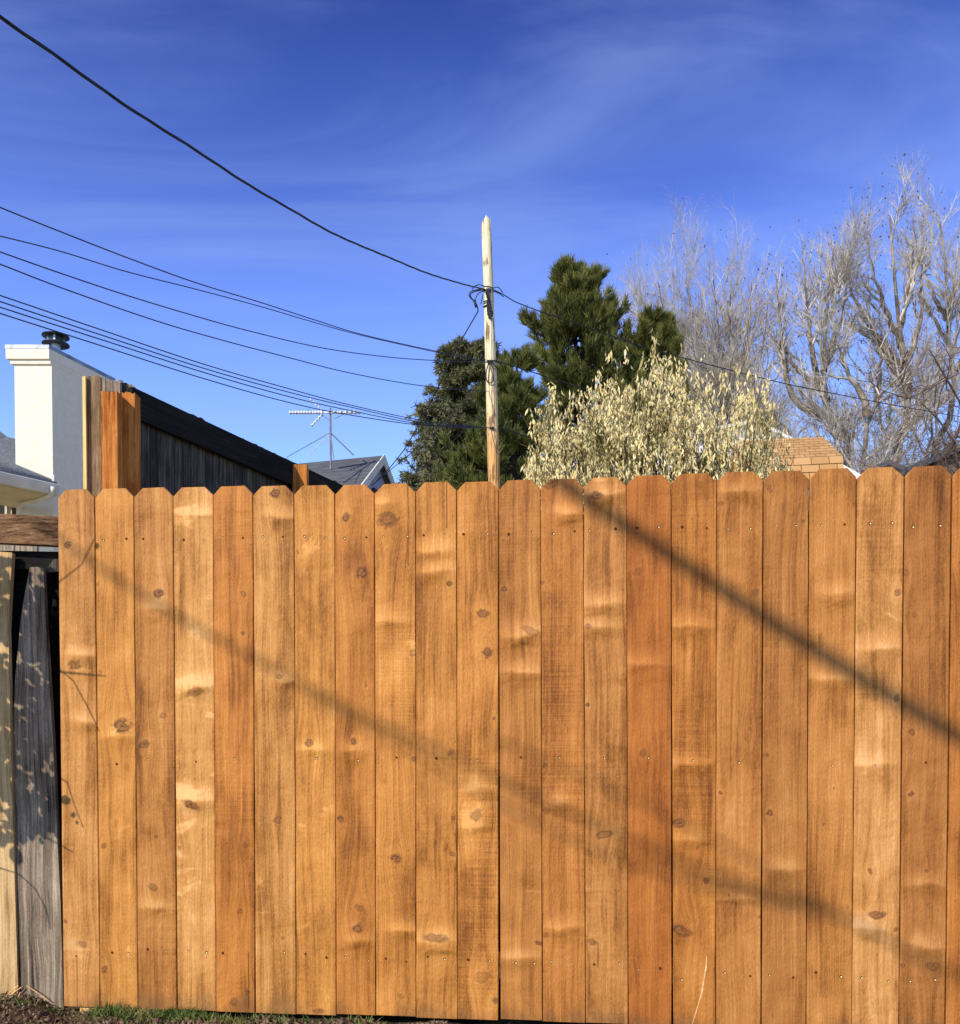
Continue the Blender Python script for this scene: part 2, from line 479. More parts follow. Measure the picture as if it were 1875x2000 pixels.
M = {}
M['rail_new'] = rough_wood('pale_unstained_pine', srgb(176, 132, 78), srgb(214, 172, 112), srgb(235, 204, 150), 60, 'X')
M['post_new'] = rough_wood('pale_post_pine', srgb(186, 136, 72), srgb(226, 176, 104), srgb(240, 205, 145), 60)
M['cedar_post'] = rough_wood('orange_cedar_post', srgb(112, 58, 20), srgb(182, 108, 46), srgb(222, 158, 84), 70)
M['grey_wood'] = rough_wood('weathered_grey_board', srgb(44, 36, 28), srgb(130, 113, 92), srgb(196, 179, 152), 70, 'Z', 1.0)
M['tan_wood'] = rough_wood('weathered_tan_board', srgb(108, 80, 48), srgb(190, 154, 102), srgb(226, 196, 146), 60)
M['old_rail'] = rough_wood('weathered_brown_rail', srgb(34, 22, 14), srgb(112, 82, 56), srgb(158, 122, 86), 75, 'X', 1.3, 0.003)
M['dark_wood'] = rough_wood('dark_weathered_board', srgb(22, 20, 18), srgb(66, 61, 55), srgb(112, 104, 94), 60, 'Z', 1.0)
M['black_wood'] = rough_wood('near_black_board', srgb(12, 11, 10), srgb(30, 27, 25), srgb(48, 44, 40), 60, 'X', 1.0)  # near-black tone stands in for shade on back rail and back boards
M['brown_end'] = rough_wood('weathered_brown_end_board', srgb(70, 54, 38), srgb(132, 106, 76), srgb(176, 150, 116), 50)
M['yellow_edge'] = rough_wood('pale_yellow_board_edge', srgb(196, 160, 90), srgb(224, 194, 120), srgb(240, 216, 150), 50)

M['nail'] = mottled('zinc_nail', srgb(248, 232, 176), srgb(214, 188, 124), 300, 0.4, 0.5)
M['nail_shade'] = mottled('nail_shade_disc', srgb(70, 38, 16), srgb(92, 54, 26), 300, 0.9, 0.1)
M['scrape'] = mottled('raw_wood_scrape', srgb(230, 190, 130), srgb(205, 150, 88), 60, 0.9, 0.1)
M['stucco'] = mottled('white_stucco', srgb(240, 228, 202), srgb(232, 219, 192), 14, 0.9, 0.1, 0.001)
M['white_paint'] = mottled('white_paint', srgb(226, 220, 206), srgb(206, 201, 188), 5, 0.55, 0.3)
M['soffit'] = mottled('cream_soffit', srgb(214, 204, 172), srgb(198, 188, 158), 3, 0.7, 0.2)
M['wall_grey'] = mottled('grey_stucco_wall', srgb(128, 116, 102), srgb(112, 102, 90), 6, 0.9, 0.1, 0.002)
M['flashing'] = mottled('galvanised_flashing', srgb(150, 156, 166), srgb(110, 116, 126), 6, 0.45, 0.5, 0, metal=0.6)
M['dark_metal'] = mottled('dark_flue_metal', srgb(48, 50, 54), srgb(84, 88, 94), 8, 0.5, 0.4, 0, metal=0.5)
M['galv'] = mottled('bright_galvanised', srgb(190, 196, 204), srgb(150, 156, 164), 9, 0.4, 0.5, 0, metal=0.6)
M['alu'] = mottled('bright_aluminium', srgb(232, 234, 238), srgb(200, 204, 212), 20, 0.4, 0.5)
M['mast'] = mottled('dull_steel_mast', srgb(128, 128, 140), srgb(96, 96, 110), 12, 0.5, 0.4)
M['cable'] = mottled('black_cable', srgb(24, 24, 30), srgb(40, 40, 48), 20, 0.6, 0.3)
M['wire'] = mottled('dark_wire', srgb(36, 38, 52), srgb(54, 56, 70), 20, 0.6, 0.3)
M['glass'] = mottled('window_glass', srgb(40, 42, 40), srgb(70, 72, 66), 2, 0.1, 0.5)
M['shingle_grey'] = mottled('grey_asphalt_shingle', srgb(92, 94, 96), srgb(128, 130, 130), 40, 0.95, 0.1, 0.003)
M['blue_siding'] = mottled('pale_blue_siding', srgb(160, 168, 184), srgb(146, 154, 170), 4, 0.8, 0.2)
M['white_wall'] = mottled('white_house_wall', srgb(236, 232, 222), srgb(222, 219, 210), 3, 0.8, 0.2)
M['shingle_tan'] = mottled('tan_shingle', srgb(208, 160, 110), srgb(190, 138, 90), 16, 0.95, 0.1, 0.002)
sx_ = Sh('tan_shingle_mixed'); nx_ = sx_.noise(sx_.obj(), 18, 4, 0.6)
M['shingle_tan'] = sx_.out(sx_.mix(sx_.add(sx_.mul(nx_, .5), sx_.mul(sx_.rnd(), .6)), srgb(180, 132, 80), srgb(208, 164, 108)), 0.95, 0.1)
M['shingle_joint'] = mottled('dark_brown_underlay', srgb(122, 82, 48), srgb(138, 96, 58), 16, 0.95, 0.1)

def roof_far(name, c1, c2, su, sv):
    s = Sh(name); x, y, z = s.sep(s.obj())[:3]
    n = s.noise(s.xyz(s.mul(x, su), s.mul(y, su), s.mul(z, sv)), 1.0, 3.0, 0.6)
    n2 = s.noise(s.obj(), 1.2, 2.0)
    c = s.mix(s.step(s.add(s.mul(n, 0.8), s.mul(n2, 0.2)), 0.35, 0.65), c1, c2)
    return s.out(c, 0.95, 0.1)
M['roof_far'] = roof_far('grey_far_shingles', srgb(76, 77, 79), srgb(95, 96, 98), 3.0, 28.0)

def bark_mat(name, c1, c2, c3, sc=14):
    s = Sh(name); v = s.obj()
    n = s.noise(s.scale(v, (1, 1, 0.35)), sc, 4, 0.65); n2 = s.noise(v, 1.3, 2)
    c = s.mix(s.step(n, 0.35, 0.65), c1, c2); c = s.mix(s.step(n2, 0.5, 0.7), c, c3)
    return s.out(c, 0.95, 0.1, s.bump(n, 1.0, 0.02))
M['bark_grey'] = bark_mat('pale_grey_bark', srgb(78, 67, 56), srgb(136, 122, 104), srgb(170, 157, 137), 9)
M['twig_grey'] = bark_mat('grey_twigs', srgb(146, 136, 122), srgb(212, 203, 188), srgb(174, 160, 142), 3)
M['twig_brown'] = bark_mat('brown_twigs', srgb(134, 114, 96), srgb(166, 146, 124), srgb(120, 100, 84), 3)
M['twig_red'] = bark_mat('reddish_twigs', srgb(98, 78, 66), srgb(138, 114, 98), srgb(84, 68, 58), 3)
M['bark_dark'] = bark_mat('dark_conifer_bark', srgb(58, 46, 36), srgb(92, 76, 62), srgb(72, 58, 48), 9)
M['dead_leaf'] = mottled('brown_seed_clusters', srgb(86, 76, 66), srgb(120, 104, 86), 5, 0.9, 0.1)

def leaf_mat(name, c1, c2, c3, sc, transl=0.2):
    s = Sh(name); v = s.obj()
    n = s.noise(v, sc, 2, 0.5); n2 = s.noise(v, sc * 0.12, 2, 0.5)
    c = s.mix(s.step(n, 0.35, 0.65), c1, c2); c = s.mix(s.step(n2, 0.48, 0.7), c, c3)
    return s.out(c, 0.7, 0.2, None, 0.0, transl)
M['spruce'] = leaf_mat('blue_spruce_needles', srgb(92, 94, 64), srgb(150, 144, 102), srgb(98, 100, 60), 5)
M['pine'] = leaf_mat('green_pine_needles', srgb(76, 83, 36), srgb(132, 130, 64), srgb(88, 93, 44), 4)
M['pine_yellow'] = leaf_mat('yellow_green_pine_needles', srgb(78, 86, 38), srgb(124, 124, 62), srgb(88, 96, 46), 4)
M['dry_leaf'] = leaf_mat('dry_tan_leaves', srgb(212, 190, 126), srgb(238, 221, 166), srgb(116, 106, 52), 14, 0.08)
M['stem_olive'] = bark_mat('olive_stems', srgb(84, 76, 46), srgb(122, 110, 70), srgb(100, 92, 60), 8)
M['shadow_leaf'] = leaf_mat('dark_green_leaves', srgb(48, 70, 34), srgb(66, 90, 42), srgb(58, 78, 40), 12, 0.1)
M['grass'] = leaf_mat('green_grass_blades', srgb(74, 96, 40), srgb(116, 130, 62), srgb(164, 152, 92), 30, 0.25)
M['chips'] = mottled('dark_brown_soil_clods', srgb(70, 54, 42), srgb(150, 124, 98), 40, 0.95, 0.1)
s_ = Sh('garden_soil'); vv = s_.obj()
n1 = s_.noise(vv, 40, 5, 0.65); n2 = s_.noise(vv, 4, 3)
cc = s_.mix(s_.step(n1, 0.35, 0.68), srgb(58, 46, 34), srgb(118, 98, 74)); cc = s_.mix(s_.step(n2, 0.5, 0.7), cc, srgb(92, 92, 52))
gxx, gyy, gzz = s_.sep(vv)[:3]
bounce_lawn = s_.mix(s_.step(s_.noise(vv, 9, 5, 0.7), 0.35, 0.65), srgb(150, 132, 92), srgb(172, 154, 114))  # unseen yards made pale dry grass, added to bounce warm light into the shade
edge = s_.add(gyy, s_.mul(s_.m('SUBTRACT', n2, 0.5), 0.8))
nearfence = s_.mul(s_.step(edge, 2.2, 2.7), s_.m('SUBTRACT', 1.0, s_.step(edge, 3.9, 4.5)))
cc = s_.mix(nearfence, bounce_lawn, cc)
M['soil'] = s_.out(cc, 0.95, 0.1, s_.bump(n1, 1.0, 0.02))

def pole_mat():
    s = Sh('weathered_pole'); x, y, z = s.sep(s.obj())[:3]
    n = s.noise(s.xyz(s.mul(x, 30.0), s.mul(y, 30.0), s.mul(z, 1.5)), 1.0, 4, 0.6)
    n2 = s.noise(s.xyz(s.mul(x, 9.0), s.mul(y, 9.0), s.mul(z, 2.2)), 1.0, 4, 0.7)
    hz = s.add(z, s.mul(s.m('SUBTRACT', n2, 0.5), 1.6))
    c = s.mix(s.step(n, 0.35, 0.65), srgb(196, 136, 76), srgb(226, 176, 108))
    c2 = s.mix(s.step(n, 0.35, 0.65), srgb(216, 198, 154), srgb(238, 226, 188))
    c = s.mix(s.step(hz, 4.3, 6.6), c, c2)
    c = s.mix(s.mul(s.step(n2, 0.53, 0.64), 0.85), c, srgb(112, 88, 60))
    n3 = s.noise(s.xyz(s.mul(x, 46.0), s.mul(y, 46.0), s.mul(z, 0.8)), 1.0, 3, 0.6)
    c = s.mix(s.mul(s.step(n3, 0.55, 0.62), 0.85), c, srgb(70, 52, 36))
    return s.out(c, 0.9, 0.15, s.bump(n, 1.0, 0.006))
M['pole'] = pole_mat()

# ------------------------------------------------------------------ ground
FENCE_Y0 = 3.1934; FENCE_M = -0.13
FA = math.atan(FENCE_M)
def ground_h(X, Y):
    X = np.asarray(X, float); Y = np.asarray(Y, float)
    def sm(t): t = np.clip(t, 0, 1); return t * t * (3 - 2 * t)
    near = 0.012 * np.sin(X * 9.1) * np.sin(Y * 11.3 + 1) + 0.008 * np.sin(X * 23 + Y * 17)
    left = 0.040 * sm((-1.42 - X) / 0.2) + 0.004
    return near * sm((6 - np.abs(Y - 3)) / 3) + left * sm((5.5 - np.abs(Y - 3)) / 2) + 1.3 * sm((Y - 4.2) / 2.6)
gx = np.r_[-600, -200, -80, -30, -12, -6, np.linspace(-3.5, 3.5, 141), 6, 12, 30, 80, 200, 600]
gy = np.r_[-300, -60, -20, -8, -3, 0, 1.5, np.linspace(2.2, 4.2, 61), 4.6, 5, 5.5, 6, 6.5, 7, 9, 14, 25, 60, 150, 600]
GX, GY = np.meshgrid(gx, gy)
GZ = ground_h(GX, GY)
vid = np.arange(GX.size).reshape(GX.shape)
quads = np.stack([vid[:-1, :-1], vid[:-1, 1:], vid[1:, 1:], vid[1:, :-1]], -1).reshape(-1, 4)
ground = mesh_obj('ground', np.stack([GX, GY, GZ], -1).reshape(-1, 3), quads, M['soil'], smooth=True)
tag(ground, 'brown garden soil at the foot of the fences', 'ground', kind='structure')

# ------------------------------------------------------------------ new stained fence
f_dir = Vector((math.cos(FA), math.sin(FA), 0)); f_nrm = Vector((-math.sin(FA), math.cos(FA), 0))   # normal points away from the camera
F0 = Vector((0, FENCE_Y0, 0))
def Fpt(u, v, d=0.0):
    """world point where the pixel ray meets the plane d behind the fence face"""
    r = ray(u, v)
    k = (F0 + f_nrm * d - EYE).dot(f_nrm) / r.dot(f_nrm)
    return EYE + r * k
def Fsz(u, v, d=0.0):
    p = Fpt(u, v, d) - F0
    return p.dot(f_dir), p.z

fence = empty('cedar_fence', F0, FA)
tag(fence, 'new orange-brown stained wooden fence of dog-eared pickets across the foreground', 'fence')
TOPU = [112, 184.5, 261, 337.6, 416, 494, 574, 653.7, 731, 811.7, 892, 973.6, 1055.7, 1139.4, 1223.7, 1311, 1400, 1490.7, 1580.8, 1673.5, 1767, 1860, 1954]
BOTU = [124.5, 195.5, 269.7, 346, 422, 499, 578.6, 656.5, 734, 812.7, 893.5, 975.5, 1060, 1144, 1227.4, 1313.6, 1398, 1487, 1575, 1664, 1756, 1847, 1939]
TOPV = [957, 955.4, 953.5, 952.5, 950.6, 950, 949, 947.7, 946, 943, 942, 938.7, 936.7, 933.8, 930, 926, 923, 920.6, 916.4, 914, 911.6, 909]
# gap (metres) right of picket i at top / bottom
GAPT = [0.0042, .0010, .0010, .0012, .0018, .0010, .0012, .0018, .0016, .0012, .0016, .0008, .0008, .0008, .0008, .0010, .0022, .0024, .0020, .0046, .003, .002]
GAPB = [0.0030, .0012, .0030, .0012, .003, .0018, .0012, .0014, .0016, .0012, .0075, .0016, .0022, .0014, .0052, .0012, .0045, .0016, .0014, .0022, .003, .002]
RGB = [(194, 140, 82), (202, 142, 72), (180, 124, 66), (204, 150, 88), (188, 122, 56), (198, 144, 82), (200, 140, 70), (180, 118, 54), (198, 136, 68), (192, 132, 66), (194, 132, 66),
       (180, 122, 64), (182, 120, 60), (184, 128, 72), (168, 100, 42), (178, 116, 54), (176, 118, 62), (162, 108, 56), (184, 126, 68), (198, 144, 88), (160, 106, 56), (180, 116, 56)]
PATCH = [.20, .18, .14, .26, .14, .20, .2, .14, .2, .2, .18, .18, .18, .26, .1, .18, .14, .1, .2, .22, .16, .14]
KNOTS = [
 [(132, 1064, 8, 1), (145, 1298, 11, 1.2), (128, 1800, 5, 1), (160, 1845, 8, 1.8)],
 [(192, 1140, 7, .6), (238, 1418, 17, 1.3), (196, 1312, 5, .8), (205, 1893, 9, .8), (203, 1652, 5, 1)],
 [(310, 1158, 10, 1.3), (281, 1455, 9, 1.5), (300, 1733, 9, 1.4), (318, 1398, 6, 1), (305, 1634, 4, 1)],
 [(380, 1352, 9, 2.4), (350, 1656, 5, 1), (352, 1755, 5, .8), (372, 1572, 9, 2.2)],
 [(476, 1160, 7, .8), (475, 1237, 5, .8), (479, 1650, 7, .8), (469, 1779, 7, .9), (458, 1957, 10, 1), (485, 1937, 6, .8)],
 [(538, 963, 11, 1), (543, 1602, 8, 1), (553, 1832, 5, 1), (545, 1322, 5, 1.4)],
 [(603, 1451, 9, 1), (581, 1078, 6, .6), (622, 1975, 6, 2.5)],
 [(676, 1010, 10, .9), (707, 1118, 14, 1.1), (714, 1337, 6, .8), (690, 1448, 9, .9), (665, 1600, 9, .8), (700, 1773, 9, 1.3), (699, 1814, 11, 1)],
 [(757, 1015, 17, 1.2), (807, 1275, 7, 1), (773, 1677, 11, 1.3), (809, 1482, 7, .8), (782, 1946, 8, 1)],
 [(878, 1140, 6, 1.2), (880, 1470, 6, 1.4), (850, 1832, 10, 3.2), (885, 1598, 5, 1), (884, 1668, 6, 1.3)],
 [(943, 1198, 10, 1.3), (953, 1274, 11, 1.0), (965, 1403, 5, .6), (930, 1593, 14, 1.3), (941, 1908, 13, 1.2), (966, 1955, 8, 1)],
 [(1036, 1232, 9, 2.4), (983, 1055, 4, 1), (1052, 1842, 5, 2.0), (985, 1150, 5, 1.4)],
 [(1059, 1138, 5, 1), (1067, 1582, 9, 1), (1064, 1495, 5, .8), (1066, 1826, 7, 1.1), (1075, 948, 9, 1.8)],
 [(1180, 1630, 9, 2.2), (1165, 968, 9, 1.6), (1150, 1222, 7, 1.2), (1156, 1840, 8, 1.6), (1148, 1376, 5, 1.2)],
 [(1248, 1116, 9, 1), (1256, 1471, 9, 1.1), (1246, 1870, 5, .5)],
 [(1326, 1608, 13, 1.2), (1380, 1720, 8, 1.1), (1330, 1818, 14, 1.7), (1363, 1656, 5, .5), (1352, 1013, 4, 1)],
 [(1476, 1157, 9, .9), (1406, 985, 6, 1.3), (1465, 1425, 6, .8), (1407, 1548, 5, 1.3), (1484, 1790, 6, .8), (1360 + 62, 1748, 4, .5)],
 [(1503, 955, 10, .5), (1568, 1018, 5, 1), (1504, 1588, 8, .7), (1498, 1475, 5, .6), (1508, 1985, 8, .6)],
 [(1668, 985, 6, .6), (1655, 1770, 6, .7), (1628, 1540, 5, .4), (1610, 1610, 4, .5)],
 [(1752, 1158, 8, .8), (1752, 1363, 8, .8), (1712, 1787, 9, 2.2), (1750, 1815, 5, 1), (1700, 1700, 9, .5)],
 [(1786, 1200, 8, .7), (1770, 1117, 10, .8), (1782, 1430, 8, 1), (1821, 1887, 12, 1.25), (1810, 1701, 5, 1), (1764, 1885, 6, 1), (1780, 1550, 9, .45)],
 [(1880, 1100, 8, 1), (1900, 1500, 9, 1)],
]
SWELL = {0: [(160, 1283, 30, 8), (170, 1408, 26, 7), (150, 1858, 30, -6)], 3: [(385, 1008, 34, 7), (385, 1340, 36, 11), (385, 1562, 36, 9)], 1: [(230, 1440, 30, 5)],
 5: [(550, 1010, 30, 5), (560, 1330, 24, 6)], 8: [(745, 985, 20, 7), (760, 1215, 26, 5), (790, 1820, 30, 5)], 9: [(850, 1120, 34, 8), (845, 1078, 40, 7), (850, 1840, 40, 9)],
 11: [(1025, 1243, 36, 12), (1025, 1316, 38, 11), (1015, 1875, 36, 7)], 12: [(1110, 1003, 26, 10), (1090, 1568, 26, 8), (1100, 1815, 34, 7)],
 13: [(1180, 965, 34, 11), (1180, 1186, 38, 12), (1165, 1228, 36, 9)], 15: [(1350, 1225, 40, 6), (1345, 1494, 36, 7), (1345, 1640, 30, 5)], 16: [(1440, 962, 34, 7), (1440, 1760, 40, -5)],
 18: [(1640, 1163, 26, 7), (1620, 1330, 40, 6)], 19: [(1715, 1268, 40, 8), (1700, 1500, 36, 6), (1690, 1815, 30, 8)], 20: [(1810, 1730, 30, 7), (1810, 1850, 30, 6)],
 10: [(935, 1545, 24, 6), (925, 1615, 22, 6)], 7: [(690, 1470, 26, 5), (700, 1840, 26, 6)], 2: [(305, 1190, 26, 5), (305, 1775, 30, 5)], 6: [(610, 1470, 26, 5)], 17: [(1530, 1700, 40, 4)], 14: [(1255, 1300, 40, 4)]}
CRACK = {8: (797, 944, 1105), 9: (872.5, 940, 1032), 4: (486, 1860, 1970), 0: (151, 1870, 1975), 13: (1168, 1840, 1890)}
NAILS = {
 0: [(138, 1062), (155, 1498), (149, 1868), (170, 1867)], 1: [(203, 1056), (248, 1053), (229, 1493), (220, 1861), (252, 1862)],
 2: [(280, 1053), (318, 1054), (290, 1484), (289, 1855), (325, 1859)], 3: [(359, 1055), (399, 1055), (383, 1488), (369, 1858), (404, 1861)],
 4: [(436, 1050), (475, 1051), (459, 1482), (436, 1862), (482, 1866)], 5: [(514, 1049), (553, 1049), (536, 1479), (556, 1860)],
 6: [(595, 1048), (637, 1051), (619, 1482), (597, 1864), (638, 1871)], 7: [(673, 1052), (716, 1050), (700, 1486), (675, 1870), (720, 1877)],
 8: [(749, 1049), (796, 1048), (775, 1480), (754, 1873), (794, 1879)], 9: [(828, 1046), (870, 1044), (853, 1482), (836, 1869), (869, 1874)],
 10: [(906, 1044), (953, 1043), (932, 1485), (915, 1875), (957, 1877)], 11: [(994, 1044), (1040, 1040), (1018, 1480), (1008, 1881), (1044, 1882)],
 12: [(1082, 1043), (1123, 1038), (1093, 1480), (1078, 1878), (1117, 1882)], 13: [(1152, 1037), (1203, 1034), (1181, 1481), (1161, 1884), (1210, 1882)],
 14: [(1245, 1032), (1287, 1030), (1267, 1481), (1247, 1894), (1290, 1892)], 15: [(1333, 1030), (1381, 1032), (1354, 1486), (1332, 1914)],
 16: [(1422, 1034), (1466, 1033), (1444, 1490), (1416, 1900), (1466, 1907)], 17: [(1516, 1026), (1555, 1027), (1503, 1905), (1550, 1910)],
 18: [(1605, 1026), (1650, 1025), (1626, 1496), (1594, 1900), (1643, 1908)], 19: [(1700, 1023), (1743, 1022), (1711, 1496), (1683, 1910), (1735, 1917)],
 20: [(1784, 1030), (1837, 1027), (1809, 1490), (1778, 1917), (1827, 1914)]}
# nail: flat dark disc, hole shade painted up-left, and a domed head
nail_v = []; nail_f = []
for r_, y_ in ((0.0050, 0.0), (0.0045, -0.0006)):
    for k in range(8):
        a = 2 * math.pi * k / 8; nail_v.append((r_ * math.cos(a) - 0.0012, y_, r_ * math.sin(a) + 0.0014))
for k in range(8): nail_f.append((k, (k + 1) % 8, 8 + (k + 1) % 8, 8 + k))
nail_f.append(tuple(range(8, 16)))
for r_, y_ in ((0.0029, -0.0006), (0.0025, -0.0016), (0.0012, -0.0021)):
    for k in range(8):
        a = 2 * math.pi * k / 8; nail_v.append((r_ * math.cos(a), y_, r_ * math.sin(a)))
for i in (16, 24):
    for k in range(8): nail_f.append((i + k, i + (k + 1) % 8, i + 8 + (k + 1) % 8, i + 8 + k))
nail_f.append(tuple(range(32, 40)))
nail_me = bpy.data.meshes.new('nail'); nail_me.from_pydata(nail_v, [], nail_f); nail_me.update()
nail_me.materials.append(M['nail_shade']); nail_me.materials.append(M['nail'])
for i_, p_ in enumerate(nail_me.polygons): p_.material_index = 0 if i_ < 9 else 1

nail_dark = nail_me.copy(); nail_dark.name = 'nail_all_shade'  # same nail wholly in the painted shade tone
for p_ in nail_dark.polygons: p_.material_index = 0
TH = 0.016
pr = random.Random(3)
for i in range(22):
    uc = (BOTU[i] + BOTU[i + 1]) / 2
    vb = 1967 + 0.031 * (uc - 150)
    sl_t, zt = Fsz(TOPU[i], TOPV[i]); sr_t, _ = Fsz(TOPU[i + 1], TOPV[i])
    sl_b, zb = Fsz(BOTU[i], 1975); sr_b, _ = Fsz(BOTU[i + 1], 1975)
    _, zb = Fsz(uc, vb)
    gl_t = GAPT[i - 1] / 2 if i else 0; gl_b = GAPB[i - 1] / 2 if i else 0
    sl_t += gl_t + .0003; sr_t -= GAPT[i] / 2 + .0003; sl_b += gl_b + .0003; sr_b -= GAPB[i] / 2 + .0003
    _, zref = Fsz(uc, 1975)
    _, ztref = Fsz((TOPU[i] + TOPU[i + 1]) / 2, TOPV[i])
    org = Vector(((sl_b + sr_b) / 2, 0, 0))
    def sl(z): return sl_b + (sl_t - sl_b) * (z - zref) / (zt - zref)
    def sr(z): return sr_b + (sr_t - sr_b) * (z - zref) / (zt - zref)
    ear = 0.030 + pr.uniform(-.002, .002)
    NS = 12
    dz = pr.uniform(-.003, .003)
    zs = [zb + dz + (zt - ear - zb - dz) * k / NS for k in range(NS + 1)]
    jl = [pr.uniform(-.0007, .0007) for _ in zs]; jr = [pr.uniform(-.0007, .0007) for _ in zs]
    left = [(sl(z) + j - org.x, z) for z, j in zip(zs, jl)]
    right = [(sr(z) + j - org.x, z) for z, j in zip(zs, jr)]
    e1 = ear * pr.uniform(.92, 1.05)
    outl = right + [(sr(zt) - e1 - org.x, zt + pr.uniform(-.0006, .0006)), (sl(zt) + e1 - org.x, zt + pr.uniform(-.0006, .0006))] + left[::-1]
    n = len(outl)
    cxm = sum(p[0] for p in outl) / n; czm = (zb + zt) / 2
    ch = 0.0018
    def inset(p):
        x, z = p
        return (x - math.copysign(ch, x - cxm), z - (ch if z > czm + 0.3 and z >= zt - ear else (-ch if z <= zs[0] + 1e-6 else 0)))
    push = pr.uniform(-.0012, .0012)
    vs = [(inset(p)[0], push, inset(p)[1]) for p in outl] + [(p[0], push + ch, p[1]) for p in outl] + [(p[0], TH, p[1]) for p in outl]
    fs = []
    # front face as a ladder of quads plus the top
    for k in range(NS): fs.append((n - 1 - k, k, k + 1, n - 2 - k))
    fs.append((NS + 3, NS, NS + 1, NS + 2))
    for ring_ in (0, n):
        for k in range(n):
            k2 = (k + 1) % n
            fs.append((ring_ + k2, ring_ + k, ring_ + n + k, ring_ + n + k2))
    for k in range(NS): fs.append((2 * n + k, 2 * n + n - 1 - k, 2 * n + n - 2 - k, 2 * n + k + 1))
    fs.append((2 * n + NS, 2 * n + NS + 3, 2 * n + NS + 2, 2 * n + NS + 1))
    kn = []
    for (u, v, rpx, asp) in KNOTS[i]:
        s1, z1 = Fsz(u, v); s2, _ = Fsz(u + rpx, v)
        kn.append((s1 - org.x, z1, (s2 - s1) * 0.86, asp))
    swl = []
    for (u, v, wpx, amp) in SWELL.get(i, []):
        s1, z1 = Fsz(u, v); swl.append((s1 - org.x, z1, wpx * 1.4 / 1000.0, amp * 1.25 / 1000.0))
    ckk = None
    if i in CRACK:
        u, v0, v1 = CRACK[i]
        s1, z1 = Fsz(u, v1); _, z0 = Fsz(u, v0); ckk = (s1 - org.x, z1, z0)
    rgb_ = tuple(  .80 * a_ + .20 * b_ for a_, b_ in zip(RGB[i], (188, 130, 68)))
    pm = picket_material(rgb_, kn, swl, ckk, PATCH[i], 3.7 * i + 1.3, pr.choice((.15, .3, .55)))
    pk = mesh_obj('picket', vs, fs, pm, fence, world=False, loc=org)
    for (u, v) in NAILS.get(i, []):
        s1, z1 = Fsz(u, v)
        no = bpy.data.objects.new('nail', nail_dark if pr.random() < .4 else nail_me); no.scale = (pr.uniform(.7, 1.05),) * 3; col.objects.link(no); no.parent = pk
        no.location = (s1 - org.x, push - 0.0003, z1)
    if i == 15:   # long pale scrape near the foot of this picket
        sv = []; sf = []
        pts = [(1380, 1868), (1379, 1890), (1375, 1912), (1371, 1938), (1364, 1962), (1357, 1985), (1352, 2000)]
        for k, (u, v) in enumerate(pts):
            w = (0.0012, .0030, .0022, .0028, .0018, .0020, .0012)[k]
            s1, z1 = Fsz(u, v); s1 -= org.x
            sv += [(s1 - w, push - .0005, z1), (s1 + w, push - .0005, z1 + pr.uniform(-.002, .002))]
        for k in range(len(pts) - 1): sf.append((2 * k, 2 * k + 1, 2 * k + 3, 2 * k + 2))
        mesh_obj('scrape_mark', sv, sf, M['scrape'], pk, world=False)['label'] = 'pale raw scrape near the foot of the picket'

# rails and posts behind the pickets
sL = Fsz(118, 1400)[0]; sR = Fsz(1990, 1400)[0]
for (ul, vl, ur, vr) in ((140, 1054, 1840, 1026), (140, 1490, 1840, 1490), (140, 1864, 1840, 1913)):
    z = (Fsz(ul, vl)[1] + Fsz(ur, vr)[1]) / 2
    mb = MB(); mb.box(((sL + sR) / 2, TH + 0.0215, z), ((sR - sL) / 2, 0.019, 0.0445))
    mb.build('rail', M['rail_new'], fence, world=False)
for u in (178, 1500):
    s1, _ = Fsz(u, 1900)
    mb = MB(); mb.box((s1, TH + 0.041 + 0.046, 0.84), (0.0445, 0.0445, 0.92))
    mb.build('post', M['post_new'], fence, world=False)
# block of raw timber showing under the first pickets
s1, z1 = Fsz(153, 1966); s2, z2 = Fsz(200, 1992)
mb = MB(); mb.box(((s1 + s2) / 2, 0.03, (z1 + z2) / 2), ((s2 - s1) / 2, 0.02, (z1 - z2) / 2 + 0.012))
blk = mb.build('foot_block', M['post_new'], fence, world=False); blk['label'] = 'pale raw timber block under the first pickets'

# ------------------------------------------------------------------ old grey fence at the left edge
old = empty('old_fence', Fpt(40, 1960, 0.03), FA)
tag(old, 'old weathered grey fence with leaning boards left of the new fence', 'fence')
def board(name, px, d, th, mat, parent, jag=0.0):
    """board in a plane parallel to the fence, outline given in photo pixels"""
    pts = [Fpt(u, v, d) for u, v in px]
    mb = MB(); mb.slab(pts[::-1], f_nrm * th)
    # move origin to the board's own foot so its grain is its own
    c = pts[0]
    o = mesh_obj(name, [Vector(v) - c for v in mb.v], mb.f, mat, parent, world=False)
    m = base_of(parent).inverted() @ c
    o.location = m
    o.rotation_euler = (0, 0, -FA)
    return o
board('board', [(-70, 1972), (36, 1972), (28, 1700), (21, 1440), (16, 1230), (20, 1150), (24, 1081), (23, 1079), (-30, 1076), (-62, 1078)], 0.035, 0.018, M['tan_wood'], old)
b2 = board('board', [(38, 1975), (124, 1975), (118, 1760), (112, 1640), (104, 1460), (96, 1330), (89, 1210), (85, 1112), (72, 1107), (58, 1108), (50, 1150), (41, 1205), (29, 1330), (25, 1450), (32, 1700), (36, 1850)], 0.045, 0.018, M['grey_wood'], old)
b2['label'] = 'leaning silver-grey board with a split top'
board('board', [(-170, 1975), (-74, 1975), (-66, 1078), (-160, 1074)], 0.035, 0.018, M['grey_wood'], old)
board('top_rail', [(-260, 1048), (130, 1066), (130, 1010), (-260, 990)], 0.02, 0.04, M['old_rail'], old)
